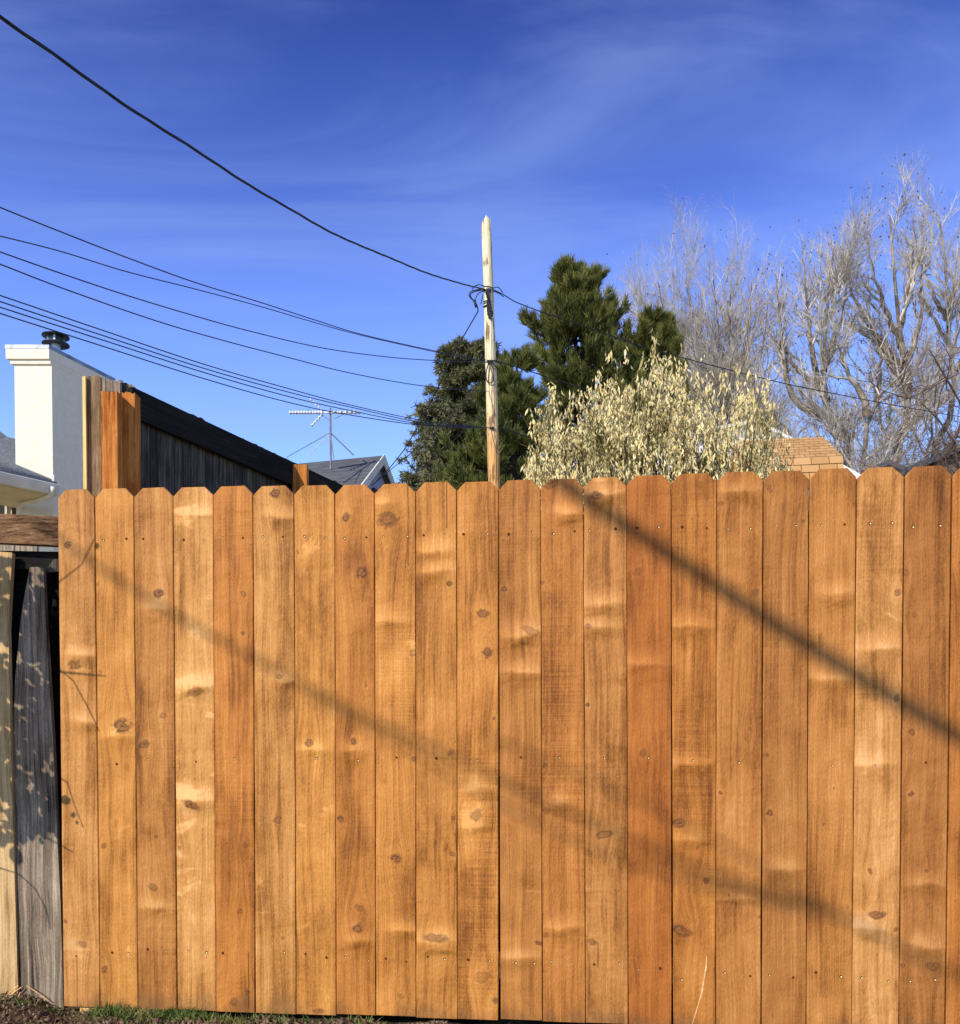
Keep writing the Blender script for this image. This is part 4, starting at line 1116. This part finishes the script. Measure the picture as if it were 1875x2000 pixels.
def grow(pts, rad, n, ang, lenf, tmin, bias, curl, N, rmax, taper=.35, jit=.05, lmin=0.0, lmax=99, exp=1.0, weighted=False, flat=1.0):
    """n children on every parent polyline (B,N0,3)"""
    B, N0, _ = pts.shape
    L = np.linalg.norm(np.diff(pts, axis=1), axis=2).sum(1)
    if weighted:                                     # longer parents carry more children
        pick = RNG.choice(B, B * n, p=L / L.sum())
        pts = pts[pick]; rad = rad[pick]; L = L[pick]; B = len(pick); n = 1
    t = tmin + (1 - tmin) * RNG.random((B, n)) ** exp
    x = t * (N0 - 1); i = np.clip(x.astype(int), 0, N0 - 2); w = (x - i)[..., None]
    bi = np.arange(B)[:, None]
    p = pts[bi, i] * (1 - w) + pts[bi, i + 1] * w
    tg = unit(pts[bi, i + 1] - pts[bi, i])
    r0 = rad[bi, i] * (1 - w[..., 0]) + rad[bi, i + 1] * w[..., 0]
    perp = unit(unit(np.cross(tg, RNG.normal(size=tg.shape))) * np.array([1, 1, flat]))
    a = ang * (0.65 + 0.7 * RNG.random((B, n)))[..., None]
    d = unit(tg * np.cos(a) + perp * np.sin(a) + np.array([0, 0, bias]))
    ln = np.clip(L[:, None] * lenf * (1.1 - .6 * t) * (.55 + .9 * RNG.random((B, n))), lmin, lmax)[..., None, None]
    tau = np.linspace(0, 1, N)[None, None, :, None]
    c = p[:, :, None, :] + d[:, :, None, :] * ln * tau + np.array([0, 0, 1.0]) * ln * curl * tau ** 2
    c = c + np.cumsum(RNG.normal(size=c.shape), axis=2) * ln * jit * np.minimum(tau * 3, 1) / np.sqrt(N)
    rr = np.minimum(r0 * .72, rmax)[..., None] * (1 - (1 - taper) * np.linspace(0, 1, N))
    return c.reshape(B * n, N, 3), rr.reshape(B * n, N)

def bare_tree(name, label, limbs, Y, r0, mats, levels, tips=0, seed=1, squash=.87, group=None):
    global RNG
    RNG = np.random.default_rng(seed)
    parts_t = []; L0 = []; R0 = []
    for k, lm in enumerate(limbs):
        px = np.array([q[:2] for q in lm], float)
        px[:, 1] = np.where(px[:, 1] < 900, 900 - (900 - px[:, 1]) * squash, px[:, 1])
        yy = np.array([q[2] if len(q) > 2 else 0.0 for q in lm])
        w = PA(px, Y + yy)
        if px[0, 1] > 890:                          # starts at the ground, hidden by the fence
            w = np.vstack([[w[0, 0] + RNG.normal() * .2, w[0, 1], GZ_BACK - .2], w])
        w = resample(w, 14)
        w[1:-1] += RNG.normal(size=(12, 3)) * .035
        rs0 = lm[0][3] if len(lm[0]) > 3 else r0
        L0.append(w); R0.append(rs0 * (1 - .92 * np.linspace(0, 1, 14) ** .7))
    L0 = np.array(L0); R0 = np.array(R0)
    root = empty(name, (float(L0[0, 0, 0]), float(L0[0, 0, 1]), GZ_BACK - .1))
    tag(root, label, 'tree', group)
    mesh_obj('trunk', *tubes_np(L0, R0, 9), mats[0], root, smooth=True)
    cur = (L0, R0); crown = []
    for li, kw in enumerate(levels):
        cur = grow(*cur, weighted=True, **kw)
        sides = 5 if li == 0 else (4 if li == 1 else 3)
        crown.append(tubes_np(*cur, sides))
    mesh_obj('crown', *merge_np(crown), mats[1], root)
    if tips:
        ends = cur[0][:, -1]; hi = ends[:, 2] > np.quantile(ends[:, 2], .25)
        ends = ends[hi]; ends = ends[RNG.choice(len(ends), min(tips, len(ends)), replace=False)]
        v = ends[:, None, :] + RNG.normal(size=(len(ends), 4, 3)) * np.array([.022, .022, .032])
        f = np.array([[0, 1, 2], [0, 2, 3], [0, 3, 1], [1, 3, 2]])
        fi = (np.arange(len(ends))[:, None, None] * 4 + f[None]).reshape(-1, 3)
        mesh_obj('seed_clusters', v.reshape(-1, 3), fi, M['dead_leaf'], root)['kind'] = 'stuff'
    return root

LV = [dict(n=12, ang=.74, lenf=.20, tmin=.36, bias=.20, curl=.18, N=7, rmax=.058, jit=.06, lmax=2.8, lmin=1.0),
      dict(n=8, ang=.68, lenf=.44, tmin=.12, bias=.15, curl=.14, N=5, rmax=.022, jit=.08, lmin=.5),
      dict(n=4, ang=.62, lenf=.56, tmin=.12, bias=.12, curl=.10, N=4, rmax=.0125, jit=.10, lmin=.35),
      dict(n=2, ang=.58, lenf=.70, tmin=.2, bias=.08, curl=.05, N=3, rmax=.0090, taper=.5, jit=.12, lmin=.3)]
bare_tree('bare_tree', 'grey bare tree with fan of fine branches right behind the pine', [
    [(1452, 960, 0, .26), (1446, 850), (1425, 770), (1385, 700), (1320, 640), (1262, 590), (1215, 550)],
    [(1450, 955, 0, .22), (1440, 830), (1415, 735), (1380, 640), (1350, 560), (1338, 492)],
    [(1452, 955, .3, .22), (1440, 800), (1420, 690), (1402, 590), (1392, 478)],
    [(1455, 955, -.3, .2), (1450, 790), (1452, 680), (1462, 590), (1468, 500)],
    [(1455, 955, 0, .18), (1462, 800), (1480, 700), (1492, 620), (1500, 545)],
    [(1446, 955, .6, .18), (1410, 800), (1340, 720), (1270, 660), (1225, 620)],
    [(1446, 955, .2, .18), (1400, 810), (1330, 690), (1275, 600), (1250, 530)],
    [(1446, 955, -.5, .18), (1385, 760), (1320, 640), (1295, 560), (1285, 500)],
    [(1452, 955, .4, .18), (1430, 760), (1425, 640), (1425, 560), (1428, 490)]], 36, .22, (M['bark_grey'], M['twig_grey']), [dict(LV[0], n=29, tmin=.38)] + LV[1:], 500, 21)
bare_tree('bare_tree', 'bare tree with thick forked trunk rising right of the tan shed roof', [
    [(1662, 930, 0, .30), (1655, 862), (1640, 815), (1616, 770), (1608, 700), (1614, 620), (1622, 530), (1626, 440)],
    [(1640, 815, 0, .18), (1600, 795), (1565, 782), (1540, 740), (1530, 640), (1520, 540), (1515, 480)],
    [(1616, 770, .4, .16), (1590, 690), (1580, 600), (1572, 510), (1566, 430)],
    [(1608, 700, -.3, .13), (1640, 600), (1652, 520), (1655, 455)],
    [(1616, 760, 0, .12), (1560, 700), (1530, 650), (1500, 610)]], 34, .25, (M['bark_grey'], M['twig_grey']), LV, 350, 22)
bare_tree('bare_tree', 'slimmer pale bare tree forking in a Y between the two thick trunks', [
    [(1680, 935, 0, .24), (1700, 850), (1694, 800), (1712, 770), (1745, 730), (1765, 690), (1790, 640)],
    [(1694, 800, 0, .15), (1680, 745), (1655, 700), (1640, 660), (1635, 600)],
    [(1712, 770, .4, .10), (1720, 700), (1715, 640), (1705, 570)]], 33, .22, (M['bark_grey'], M['twig_grey']),
    [dict(LV[0], n=9)] + LV[1:], 200, 23)
bare_tree('bare_tree', 'tall bare tree with dense round top near the right edge', [
    [(1745, 930, 0, .36), (1770, 840), (1776, 760), (1768, 680), (1758, 600), (1748, 500), (1743, 420), (1738, 350)],
    [(1776, 740, 0, .17), (1740, 680), (1700, 600), (1665, 520), (1640, 420)],
    [(1768, 660, .5, .14), (1730, 560), (1705, 470), (1690, 375)],
    [(1768, 680, -.4, .14), (1795, 600), (1800, 520), (1795, 420)],
    [(1758, 600, .3, .12), (1775, 520), (1782, 440), (1785, 375)],
    [(1768, 690, 0, .12), (1720, 640), (1680, 610), (1650, 570)]], 35, .30, (M['bark_grey'], M['twig_grey']), LV, 450, 24)
bare_tree('bare_tree', 'tallest bare tree with slender spire at the right edge', [
    [(1815, 935, 0, .34), (1850, 830), (1862, 740), (1858, 640), (1848, 540), (1850, 460), (1842, 380), (1834, 312)],
    [(1860, 700, 0, .15), (1900, 600), (1930, 500), (1935, 400)],
    [(1850, 560, .4, .13), (1820, 500), (1805, 440), (1800, 370)],
    [(1850, 540, -.3, .13), (1875, 460), (1885, 400), (1890, 350)],
    [(1858, 640, 0, .13), (1835, 580), (1812, 530), (1790, 480)],
    [(1810, 930, .5, .2), (1822, 840), (1815, 760), (1800, 690), (1790, 620)]], 38, .30, (M['bark_grey'], M['twig_grey']), LV, 400, 25, squash=.81)
LT = [dict(n=9, ang=1.0, lenf=.42, tmin=.1, bias=-.05, curl=-.12, N=7, rmax=.03, jit=.22),
      dict(n=9, ang=.9, lenf=.5, tmin=.1, bias=-.05, curl=-.14, N=6, rmax=.014, jit=.24),
      dict(n=5, ang=.8, lenf=.55, tmin=.1, bias=-.05, curl=-.1, N=5, rmax=.008, jit=.26),
      dict(n=3, ang=.8, lenf=.6, tmin=.1, bias=0, curl=-.05, N=3, rmax=.006, taper=.6, jit=.2, lmin=.12)]
bare_tree('tangled_tree', 'dark reddish thicket of tangled branches at the right edge above the fence', [
    [(1835, 940, 0, .14), (1850, 880), (1880, 800), (1905, 720), (1900, 640), (1885, 580)],
    [(1900, 940, .5, .14), (1890, 820), (1860, 740), (1840, 690), (1815, 650)],
    [(1870, 940, -.4, .12), (1860, 860), (1830, 800), (1800, 770)],
    [(1930, 940, .2, .14), (1930, 800), (1910, 700), (1900, 620), (1870, 560)]], 23, .13, (M['bark_dark'], M['twig_red']), LT, 0, 26)

def tufts(pos, axis, K, ln, wd, spread, up=0.0):
    n = len(pos)
    d = unit(axis[:, None, :] * (1 - spread) + unit(RNG.normal(size=(n, K, 3))) * spread + np.array([0, 0, up]))
    l = ln * (.6 + .7 * RNG.random((n, K, 1)))
    side = unit(np.cross(d, RNG.normal(size=d.shape))) * wd
    b = pos[:, None, :] + RNG.normal(size=(n, K, 3)) * ln * .12
    v = np.stack([b - side, b + side, b + d * l + side * .35, b + d * l - side * .35], axis=2)
    f = np.arange(n * K * 4).reshape(-1, 4)
    return v.reshape(-1, 3), f

def conifer(name, label, uv_top, u_base, Y, outline, nb, kind, mat, seed, zb_px=960, ntw=9, ntf=5, K=9, tl=.13, tw=.013, spread=.6, up=.1, hole=0.0):
    global RNG
    RNG = np.random.default_rng(seed)
    top = np.array(P(uv_top[0], uv_top[1], Y)); bx = P(u_base, 1000, Y)
    base = np.array([bx.x, Y, GZ_BACK - .2])
    root = empty(name, (float(base[0]), float(base[1]), GZ_BACK - .1)); tag(root, label, 'tree')
    tr = resample(np.array([base, base * .6 + top * .4 + [.05, 0, 0], base * .25 + top * .75, top]), 12)
    rt = np.linspace(.26, .02, 12)
    mesh_obj('trunk', *tubes_np(tr[None], rt[None], 9), M['bark_dark'], root, smooth=True)
    o = np.array(outline, float)                    # v, uL, uR
    # branch origins
    v = o[0, 0] + (o[-1, 0] - o[0, 0]) * RNG.random(nb) ** .9
    uL = np.interp(v, o[:, 0], o[:, 1]); uR = np.interp(v, o[:, 0], o[:, 2])
    zt_ = np.array([P(900, q, Y).z for q in v])
    ft = np.clip((zt_ - base[2]) / (top[2] - base[2]), 0, 1)
    px_ = base[0] + (top[0] - base[0]) * ft
    az = RNG.random(nb) * 2 * np.pi
    rl = px_ - (uL - 937.5) / FPX * Y; rr_ = (uR - 937.5) / FPX * Y - px_
    cw_ = (1 + np.cos(az)) / 2
    Lb = (rl * (1 - cw_) + rr_ * cw_) * (np.where(kind == 'spruce', .70, .62) + np.where(kind == 'spruce', .46, .52) * RNG.random(nb))
    Lb = np.maximum(Lb, .25)
    d = np.stack([np.cos(az), np.sin(az), np.zeros(nb)], 1)
    tau = np.linspace(0, 1, 7)[None, :, None]
    if kind == 'spruce': zc = -.10 * tau - .30 * tau ** 2 + .26 * tau ** 4
    else: zc = .10 * tau - .25 * tau ** 2 + .42 * tau ** 3.5
    start = np.stack([px_, np.full(nb, Y), zt_ + (Lb * (.14 if kind == 'spruce' else -.15))], 1)
    bp = start[:, None, :] + d[:, None, :] * Lb[:, None, None] * tau + np.array([0, 0, 1.0]) * Lb[:, None, None] * zc
    bp += np.cumsum(RNG.normal(size=bp.shape), axis=1) * Lb[:, None, None] * .018
    br = np.linspace(1, .25, 7)[None, :] * np.clip(Lb[:, None] * .016, .008, .06)
    tw_p, tw_r = grow(bp, br, ntw, .80, .36 if kind == 'spruce' else .27, .22, .02 if kind == 'spruce' else .22, -.05 if kind == 'spruce' else .42, 4, .012, jit=.10, lmin=.18, lmax=1.3, flat=.3)
    mesh_obj('branches', *merge_np([tubes_np(bp, br, 5), tubes_np(tw_p, tw_r, 3)]), M['bark_dark'], root)
    pos = []; ax = []
    for src, lo, n_ in ((tw_p, .15 if kind == 'spruce' else .5, ntf), (bp, .35 if kind == 'spruce' else .6, ntf + 3)):
        B, N0, _ = src.shape
        t_ = lo + (1 - lo) * RNG.random((B, n_)); t_[:, 0] = 1.0
        x = t_ * (N0 - 1); i = np.clip(x.astype(int), 0, N0 - 2); w = (x - i)[..., None]; bi = np.arange(B)[:, None]
        pos.append((src[bi, i] * (1 - w) + src[bi, i + 1] * w).reshape(-1, 3)); ax.append(unit(src[bi, i + 1] - src[bi, i]).reshape(-1, 3))
    pos = np.concatenate(pos); ax = np.concatenate(ax)
    mesh_obj('crown', *tufts(pos, ax, K, tl, tw, spread, up), mat, root)
    return root

conifer('spruce_tree', 'grey-green spruce with drooping clumps left of the pole', (905, 668), 925, 26,
        [(676, 885, 935), (700, 868, 985), (760, 840, 1010), (820, 818, 1035), (870, 808, 1050), (910, 800, 1060), (975, 795, 1070)], 200, 'spruce', M['spruce'], 31,
        ntw=11, ntf=6, K=11, tl=.13, tw=.0125, spread=.55, up=-.05)
conifer('pine_tree', 'tall dark green pine rising behind the dry-leaved tree', (1120, 522), 1150, 28,
        [(524, 1108, 1132), (550, 1090, 1165), (600, 1068, 1195), (640, 1048, 1225), (680, 1010, 1260), (715, 1040, 1290), (745, 1075, 1300), (800, 1080, 1320), (900, 1085, 1330)], 165, 'pine', M['pine'], 32,
        ntw=8, ntf=4, K=20, tl=.22, tw=.0105, spread=.42, up=.26)
conifer('pine_tree', 'smaller dark pine top between the tall pine and the bare trees', (1280, 622), 1275, 27,
        [(628, 1270, 1290), (660, 1245, 1304), (700, 1222, 1322), (740, 1215, 1335), (800, 1210, 1340), (880, 1205, 1330)], 75, 'pine', M['pine'], 33,
        ntw=8, ntf=4, K=20, tl=.22, tw=.0105, spread=.42, up=.26)
conifer('pine_tree', 'bushy green pine close behind the pole, in front of the spruce', (1010, 700), 985, 23,
        [(705, 998, 1030), (740, 985, 1050), (780, 962, 1062), (815, 925, 1062), (850, 900, 1060), (900, 880, 1060), (990, 850, 1060)], 90, 'pine', M['pine_yellow'], 34,
        ntw=8, ntf=4, K=20, tl=.18, tw=.0095, spread=.42, up=.26)

# ------------------------------------------------------------------ dry-leaved tree
RNG = np.random.default_rng(41)
YD = 12.8
db = P(1290, 1000, YD)
dry = empty('dry_leaved_tree', (db.x, db.y, GZ_BACK - .1))
tag(dry, 'spreading tree full of hanging dry straw-coloured leaves behind the fence', 'tree')
tu = np.array([1022, 1042, 1075, 1100, 1130, 1160, 1185, 1210, 1240, 1270, 1305, 1325, 1350, 1385, 1420, 1450, 1470, 1500, 1525, 1548])
tv = np.array([880, 800, 760, 752, 760, 730, 700, 705, 712, 688, 655, 700, 728, 735, 715, 702, 715, 750, 790, 850])
N_CL = 2000
cu = RNG.uniform(1022, 1548, N_CL * 5); cv_ = RNG.uniform(635, 990, N_CL * 5)
tp = np.interp(cu, tu, tv) - 14 + 24 * np.sin(cu * .23) + 16 * np.sin(cu * .51 + 1)
dn = np.clip((cv_ - tp) / 130, 0, 1) ** 1.2 * .94 + .06
# clumpy density
cl = np.sin(cu * .061 + np.sin(cv_ * .033) * 2.0) * np.sin(cv_ * .047 + cu * .02) * .55 + .62 + .25 * np.sin(cu * .17 + cv_ * .05)
dn = dn * np.clip(cl, .03, 1) * np.where(cv_ < tp, 0, 1) * np.where(cu > 1390, .60, 1.0) * np.where(cu > 1485, .75, 1.0)
keep = RNG.random(len(cu)) < dn
cu = cu[keep][:N_CL]; cv_ = cv_[keep][:N_CL]
cy = YD + RNG.uniform(-1.3, 1.3, len(cu)) * np.clip((cv_ - np.interp(cu, tu, tv)) / 140 + .25, .2, 1)
cp = PA(np.stack([cu, cv_], 1), cy)
# stems: from a few boles outward to random clusters
nb_ = 9
boles = np.stack([np.linspace(P(1110, 1000, YD).x, P(1470, 1000, YD).x, nb_) * .6 + db.x * .4, YD + RNG.uniform(-.5, .5, nb_), np.full(nb_, GZ_BACK - .1)], 1)
sel = RNG.choice(len(cp), 320, replace=False)
st = []
for k in sel:
    e = cp[k]; b = boles[np.argmin(np.abs(boles[:, 0] - (e[0] * .7 + db.x * .3)))]
    m1 = b * .62 + e * .38 + [0, 0, .15]; m1[0] = b[0] + (e[0] - b[0]) * .25
    m2 = b * .25 + e * .75; m2[0] = b[0] + (e[0] - b[0]) * .68
    st.append(resample(np.array([b, m1, m2, e]), 9))
st = np.array(st) ; st[:, 1:] += np.cumsum(RNG.normal(size=st[:, 1:].shape), axis=1) * .018
sr_ = np.linspace(.026, .005, 9)[None, :] * (.5 + .8 * RNG.random((len(st), 1)))
mesh_obj('stems', *tubes_np(st, sr_, 4), M['stem_olive'], dry)
tw_p, tw_r = grow(st, sr_, 9, .8, .12, .45, .1, .05, 4, .005, jit=.15, lmin=.15, lmax=.6)
mesh_obj('twigs', *tubes_np(tw_p, tw_r, 3), M['stem_olive'], dry)
# leaves: hanging folded blades strung along short drooping strands
KL = 8
n = len(cp)
hang = (.07 + .26 * RNG.random((n, 1, 1))) * np.linspace(0, 1, KL)[None, :, None] * np.array([0, 0, -1.0])
b = cp[:, None, :] + hang + RNG.normal(size=(n, KL, 3)) * np.array([.028, .028, .015])
ext = tw_p[:, -1]; ext = ext[RNG.choice(len(ext), min(1500, len(ext)), replace=False)]
b = np.concatenate([b.reshape(-1, 3), (ext[:, None, :] + RNG.normal(size=(len(ext), 2, 3)) * .03).reshape(-1, 3)])
m = len(b)
d = unit(np.stack([RNG.normal(size=m) * .24, RNG.normal(size=m) * .24, -1 + RNG.normal(size=m) * .2], 1))
ln = (.045 + .085 * RNG.random((m, 1)) ** 1.3); side = unit(np.cross(d, RNG.normal(size=(m, 3)))); nrm = np.cross(d, side)
wd = .006 + .012 * RNG.random((m, 1)); curl = RNG.normal(size=(m, 1)) * .03
v = np.stack([b, b + d * ln * .45 - side * wd + nrm * .010, b + d * ln * .5 + nrm * -.006, b + d * ln * .45 + side * wd + nrm * .010, b + d * ln + nrm * curl], axis=1)
f = np.array([[0, 1, 2], [0, 2, 3], [1, 4, 2], [2, 4, 3]])
fi = (np.arange(m)[:, None, None] * 5 + f[None]).reshape(-1, 3)
mesh_obj('crown', v.reshape(-1, 3), fi, M['dry_leaf'], dry)

# ------------------------------------------------------------------ tree behind the camera whose limbs shade the fence
shade = empty('yard_tree', (0.6, -5.2, 0))
tag(shade, 'bare yard tree behind the viewer whose limbs shade the fence', 'tree')
def cast(u, v, t): return Fpt(u, v) + SUN * t
tb = [Vector((0.6, -5.2, -.1)), Vector((0.55, -5.2, 1.2)), Vector((0.45, -5.1, 2.6)), Vector((0.3, -5.1, 4.2)), Vector((0.2, -5.2, 6.0)), Vector((0.3, -5.4, 8.6))]
MB().tube([Vector(p) for p in resample([tuple(p) for p in tb], 16)], [.19 - .009 * k for k in range(16)], 12).build('trunk', M['bark_grey'], shade, smooth=True)
l1 = [Vector((0.35, -5.1, 3.9)), cast(2400, 1750, 7.6), cast(1875, 1440, 6.6), cast(1580, 1262, 6.4), cast(1310, 1085, 6.2), cast(1085, 935, 6.0), cast(900, 800, 5.8)]
l2 = [Vector((0.3, -5.1, 4.6)), cast(2250, 2050, 7.6), cast(1640, 1790, 7), cast(1400, 1712, 6.8), cast(1230, 1640, 6.8), cast(1080, 1575, 6.7), cast(900, 1485, 6.6), cast(700, 1395, 6.5), cast(500, 1288, 6.3), cast(330, 1195, 6.1), cast(190, 1105, 6.0), cast(60, 1010, 5.9)]
l3 = [cast(1640, 1790, 7.0), cast(1400, 1735, 6.8), cast(1180, 1665, 6.9), cast(980, 1570, 7.0), cast(800, 1465, 7.1), cast(600, 1360, 7.2)]
l4 = [cast(1640, 1790, 7.0), cast(1500, 1700, 6.4), cast(1300, 1590, 6.4), cast(1100, 1500, 6.4), cast(950, 1440, 6.4)]
MB().tube([Vector(p) for p in resample([tuple(p) for p in l4], 20)], [.0070 - .0001 * k for k in range(20)], 8).build('limb', M['bark_grey'], shade, smooth=True)
MB().tube([Vector(p) for p in resample([tuple(p) for p in l1], 26)], [.042 - .0007 * k for k in range(26)], 10).build('limb', M['bark_grey'], shade, smooth=True)
MB().tube([Vector(p) for p in resample([tuple(p) for p in l2], 40)], [.0098 for k in range(40)], 10).build('limb', M['bark_grey'], shade, smooth=True)
MB().tube([Vector(p) for p in resample([tuple(p) for p in l3], 20)], [.0085 - .0001 * k for k in range(20)], 8).build('limb', M['bark_grey'], shade, smooth=True)

# leafy shrub just outside the frame at the left; only its shadows fall into view
RNG = np.random.default_rng(51)
shr = empty('rose_shrub', (-2.45, 2.75, 0))
tag(shr, 'leafy rose shrub beside the old grey fence, throwing its shadow on the boards', 'shrub')
tws = [[(-160, 1420), (-60, 1260), (30, 1180), (112, 1138), (150, 1112), (176, 1076), (187, 1046)],
       [(-160, 1420), (-60, 1330), (40, 1280), (112, 1302), (135, 1318), (168, 1375), (194, 1428)],
       [(-40, 1290), (40, 1300), (112, 1311), (160, 1316), (207, 1321)],
       [(-200, 1640), (-80, 1520), (30, 1500), (112, 1512), (132, 1530), (146, 1575), (162, 1616)],
       [(-200, 1640), (-60, 1590), (20, 1600), (80, 1630), (118, 1650), (142, 1664)],
       [(-220, 1500), (-80, 1340), (0, 1365), (60, 1420), (100, 1470)], [(-100, 1200), (-20, 1180), (30, 1230), (62, 1300), (95, 1330)],
       [(-120, 1560), (0, 1480), (50, 1520), (100, 1570)], [(-60, 1120), (0, 1085), (30, 1120), (50, 1180)], [(-200, 1700), (-60, 1680), (20, 1700), (60, 1760), (70, 1800)],
       [(-180, 1560), (-60, 1420), (30, 1395), (100, 1405)], [(-60, 1380), (20, 1420), (70, 1480), (88, 1510)], [(-60, 1250), (20, 1330), (60, 1345), (100, 1355)]]
for k, pl in enumerate(tws):
    tt = .62 + .12 * RNG.random()
    pts = [tuple(cast(u, v, tt + .04 * math.sin(u * .02))) for u, v in pl]
    base_ = (-2.45 + .1 * RNG.normal(), 2.75 + .1 * RNG.normal(), 0)
    if pl[0][0] <= -100: pts = [base_] + pts
    pts = [Vector(p) for p in resample(pts, 22)]
    MB().tube(pts, [.0055 - .00016 * j for j in range(22)], 6).build('stem', M['stem_olive'], shr, smooth=True)
lf = [(190, 1066, 9), (128, 1562, 15), (142, 1592, 8), (150, 1606, 6), (52, 1370, 24), (62, 1395, 20), (36, 1300, 24), (30, 1330, 20), (60, 1520, 24), (80, 1545, 26), (96, 1535, 18), (70, 1590, 28), (88, 1605, 24), (98, 1622, 18),
      (44, 1470, 22), (20, 1250, 26), (8, 1290, 24), (42, 1250, 20), (10, 1180, 20), (70, 1340, 14), (10, 1530, 26), (0, 1580, 24), (14, 1620, 20), (-20, 1500, 30), (-40, 1420, 30), (10, 1410, 20), (5, 1660, 20), (50, 1440, 16), (76, 1440, 12), (90, 1500, 14), (15, 1110, 14), (44, 1215, 16), (26, 1215, 16), (64, 1560, 20), (10, 1345, 22)]
nlf = len(lf)
for q in range(820): lf.append((RNG.uniform(-70, 104), 1075 + 560 * RNG.beta(1.3, 1.35), RNG.uniform(8, 20)))
for q in range(500): lf.append((RNG.uniform(-300, -40), RNG.uniform(1150, 1700), RNG.uniform(14, 30)))
bulk = MB()
for li_, (u, v, rpx) in enumerate(lf):
    c = cast(u, v, .58 + .36 * RNG.random()); r = rpx * .72 * 3.36 / FPX
    ax_ = Vector(RNG.normal(size=3)); ax_ = (ax_ - SUN * ax_.dot(SUN) * .8).normalized(); sd_ = SUN.cross(ax_).normalized()
    ring = [c + ax_ * r * 1.25, c + ax_ * r * .6 + sd_ * r * .62, c - ax_ * r * .3 + sd_ * r * .7, c - ax_ * r * .95 + sd_ * r * .1, c - ax_ * r * .3 - sd_ * r * .7, c + ax_ * r * .6 - sd_ * r * .62]
    mid_ = c - SUN * r * .15
    fan = [(0, 1, 6), (1, 2, 6), (2, 3, 6), (3, 4, 6), (4, 5, 6), (5, 0, 6)]
    if li_ < nlf: MB().add(ring + [mid_], fan).build('leaf', M['shadow_leaf'], shr)
    else: bulk.add(ring + [mid_], fan)
bulk.build('foliage', M['shadow_leaf'], shr)['kind'] = 'stuff'

# ------------------------------------------------------------------ grass, clods and litter at the foot of the fence
RNG = np.random.default_rng(61)
def blades(name, centres, n_each, hgt, lean, mat, label, cat):
    P0 = []; H = []
    for (u, v, su, k) in centres:
        c = Fpt(u, v, -.01)
        m_ = int(n_each * k)
        x = c.x + RNG.normal(size=m_) * su; y = c.y + RNG.normal(size=m_) * .035 - .02
        fy = FENCE_Y0 + FENCE_M * x - .006
        y = np.minimum(y, fy)
        P0.append(np.stack([x, y, ground_h(x, y) - .005], 1)); H.append(hgt * (.4 + RNG.random(m_)))
    p = np.concatenate(P0); h = np.concatenate(H)[:, None]; m_ = len(p)
    d = unit(np.stack([RNG.normal(size=m_) * lean, RNG.normal(size=m_) * lean - .1, np.ones(m_)], 1))
    sd2 = unit(np.cross(d, RNG.normal(size=(m_, 3)))); w = .0014 + .0012 * RNG.random((m_, 1))
    bend = unit(np.stack([RNG.normal(size=m_), RNG.normal(size=m_), -.3 * np.ones(m_)], 1)) * h * .35
    v = np.stack([p - sd2 * w, p + sd2 * w, p + d * h * .55 + bend * .3 + sd2 * w * .8, p + d * h * .55 + bend * .3 - sd2 * w * .8, p + d * h + bend], 1)
    f = np.array([[0, 1, 2], [0, 2, 3], [3, 2, 4]])
    fi = (np.arange(m_)[:, None, None] * 5 + f[None]).reshape(-1, 3)
    return tag(mesh_obj(name, v.reshape(-1, 3), fi, mat), label, cat, kind='stuff')
blades('grass', [(225, 1992, .05, .8), (270, 1988, .05, 1.3), (310, 1990, .06, 1.4), (345, 1995, .05, .7), (400, 1992, .05, .8), (440, 1994, .04, .8), (20, 2035, .10, .25), (120, 2040, .10, .2), (200, 2010, .04, .3),
                 (520, 2002, .06, .3), (600, 2004, .08, .2), (700, 2006, .06, .3), (440, 2030, .1, .3)], 260, .038, .5, M['grass'], 'short green grass at the foot of the new fence', 'grass')
n = 5200
x = RNG.uniform(-1.95, -.1, n); fy = FENCE_Y0 + FENCE_M * x
y = fy - RNG.uniform(-.05, .42, n) ; y = np.where(x > -1.45, np.minimum(y, fy - .004), y)
c = np.stack([x, y, ground_h(x, y) + .001], 1)
sz = .004 + .012 * RNG.random((n, 1, 1)) ** 2
tv_ = np.array([[1, 0, 0], [-.5, .86, 0], [-.5, -.86, 0], [0, 0, 1.1], [0, 0, -.6]])
rot = RNG.normal(size=(n, 3, 3)); qv = np.einsum('ij,njk->nik', tv_, rot) * .6
v = c[:, None, :] + qv * sz
f = np.array([[0, 1, 3], [1, 2, 3], [2, 0, 3], [1, 0, 4], [2, 1, 4], [0, 2, 4]])
fi = (np.arange(n)[:, None, None] * 5 + f[None]).reshape(-1, 3)
tag(mesh_obj('soil_clods', v.reshape(-1, 3), fi, M['chips']), 'dark crumbly soil clods and bark bits below the fence boards', 'soil', kind='stuff')
# a few dry straws lying against the grey boards
RS = random.Random(4)
straw = MB()
for (a, b) in (((0, 1962), (42, 1928)), ((2, 1958), (36, 1925)), ((52, 1925), (95, 1955)), ((40, 1938), (30, 1968))):
    p = Fpt(*a, .02); q = Fpt(*b, .03)
    straw.tube([p, p.lerp(q, .5) + Vector((0, -.004, .004)), q], .0022, 5)
tag(straw.build('dry_straws', M['scrape']), 'few dry straws leaning on the foot of the grey boards', 'straw', kind='stuff')
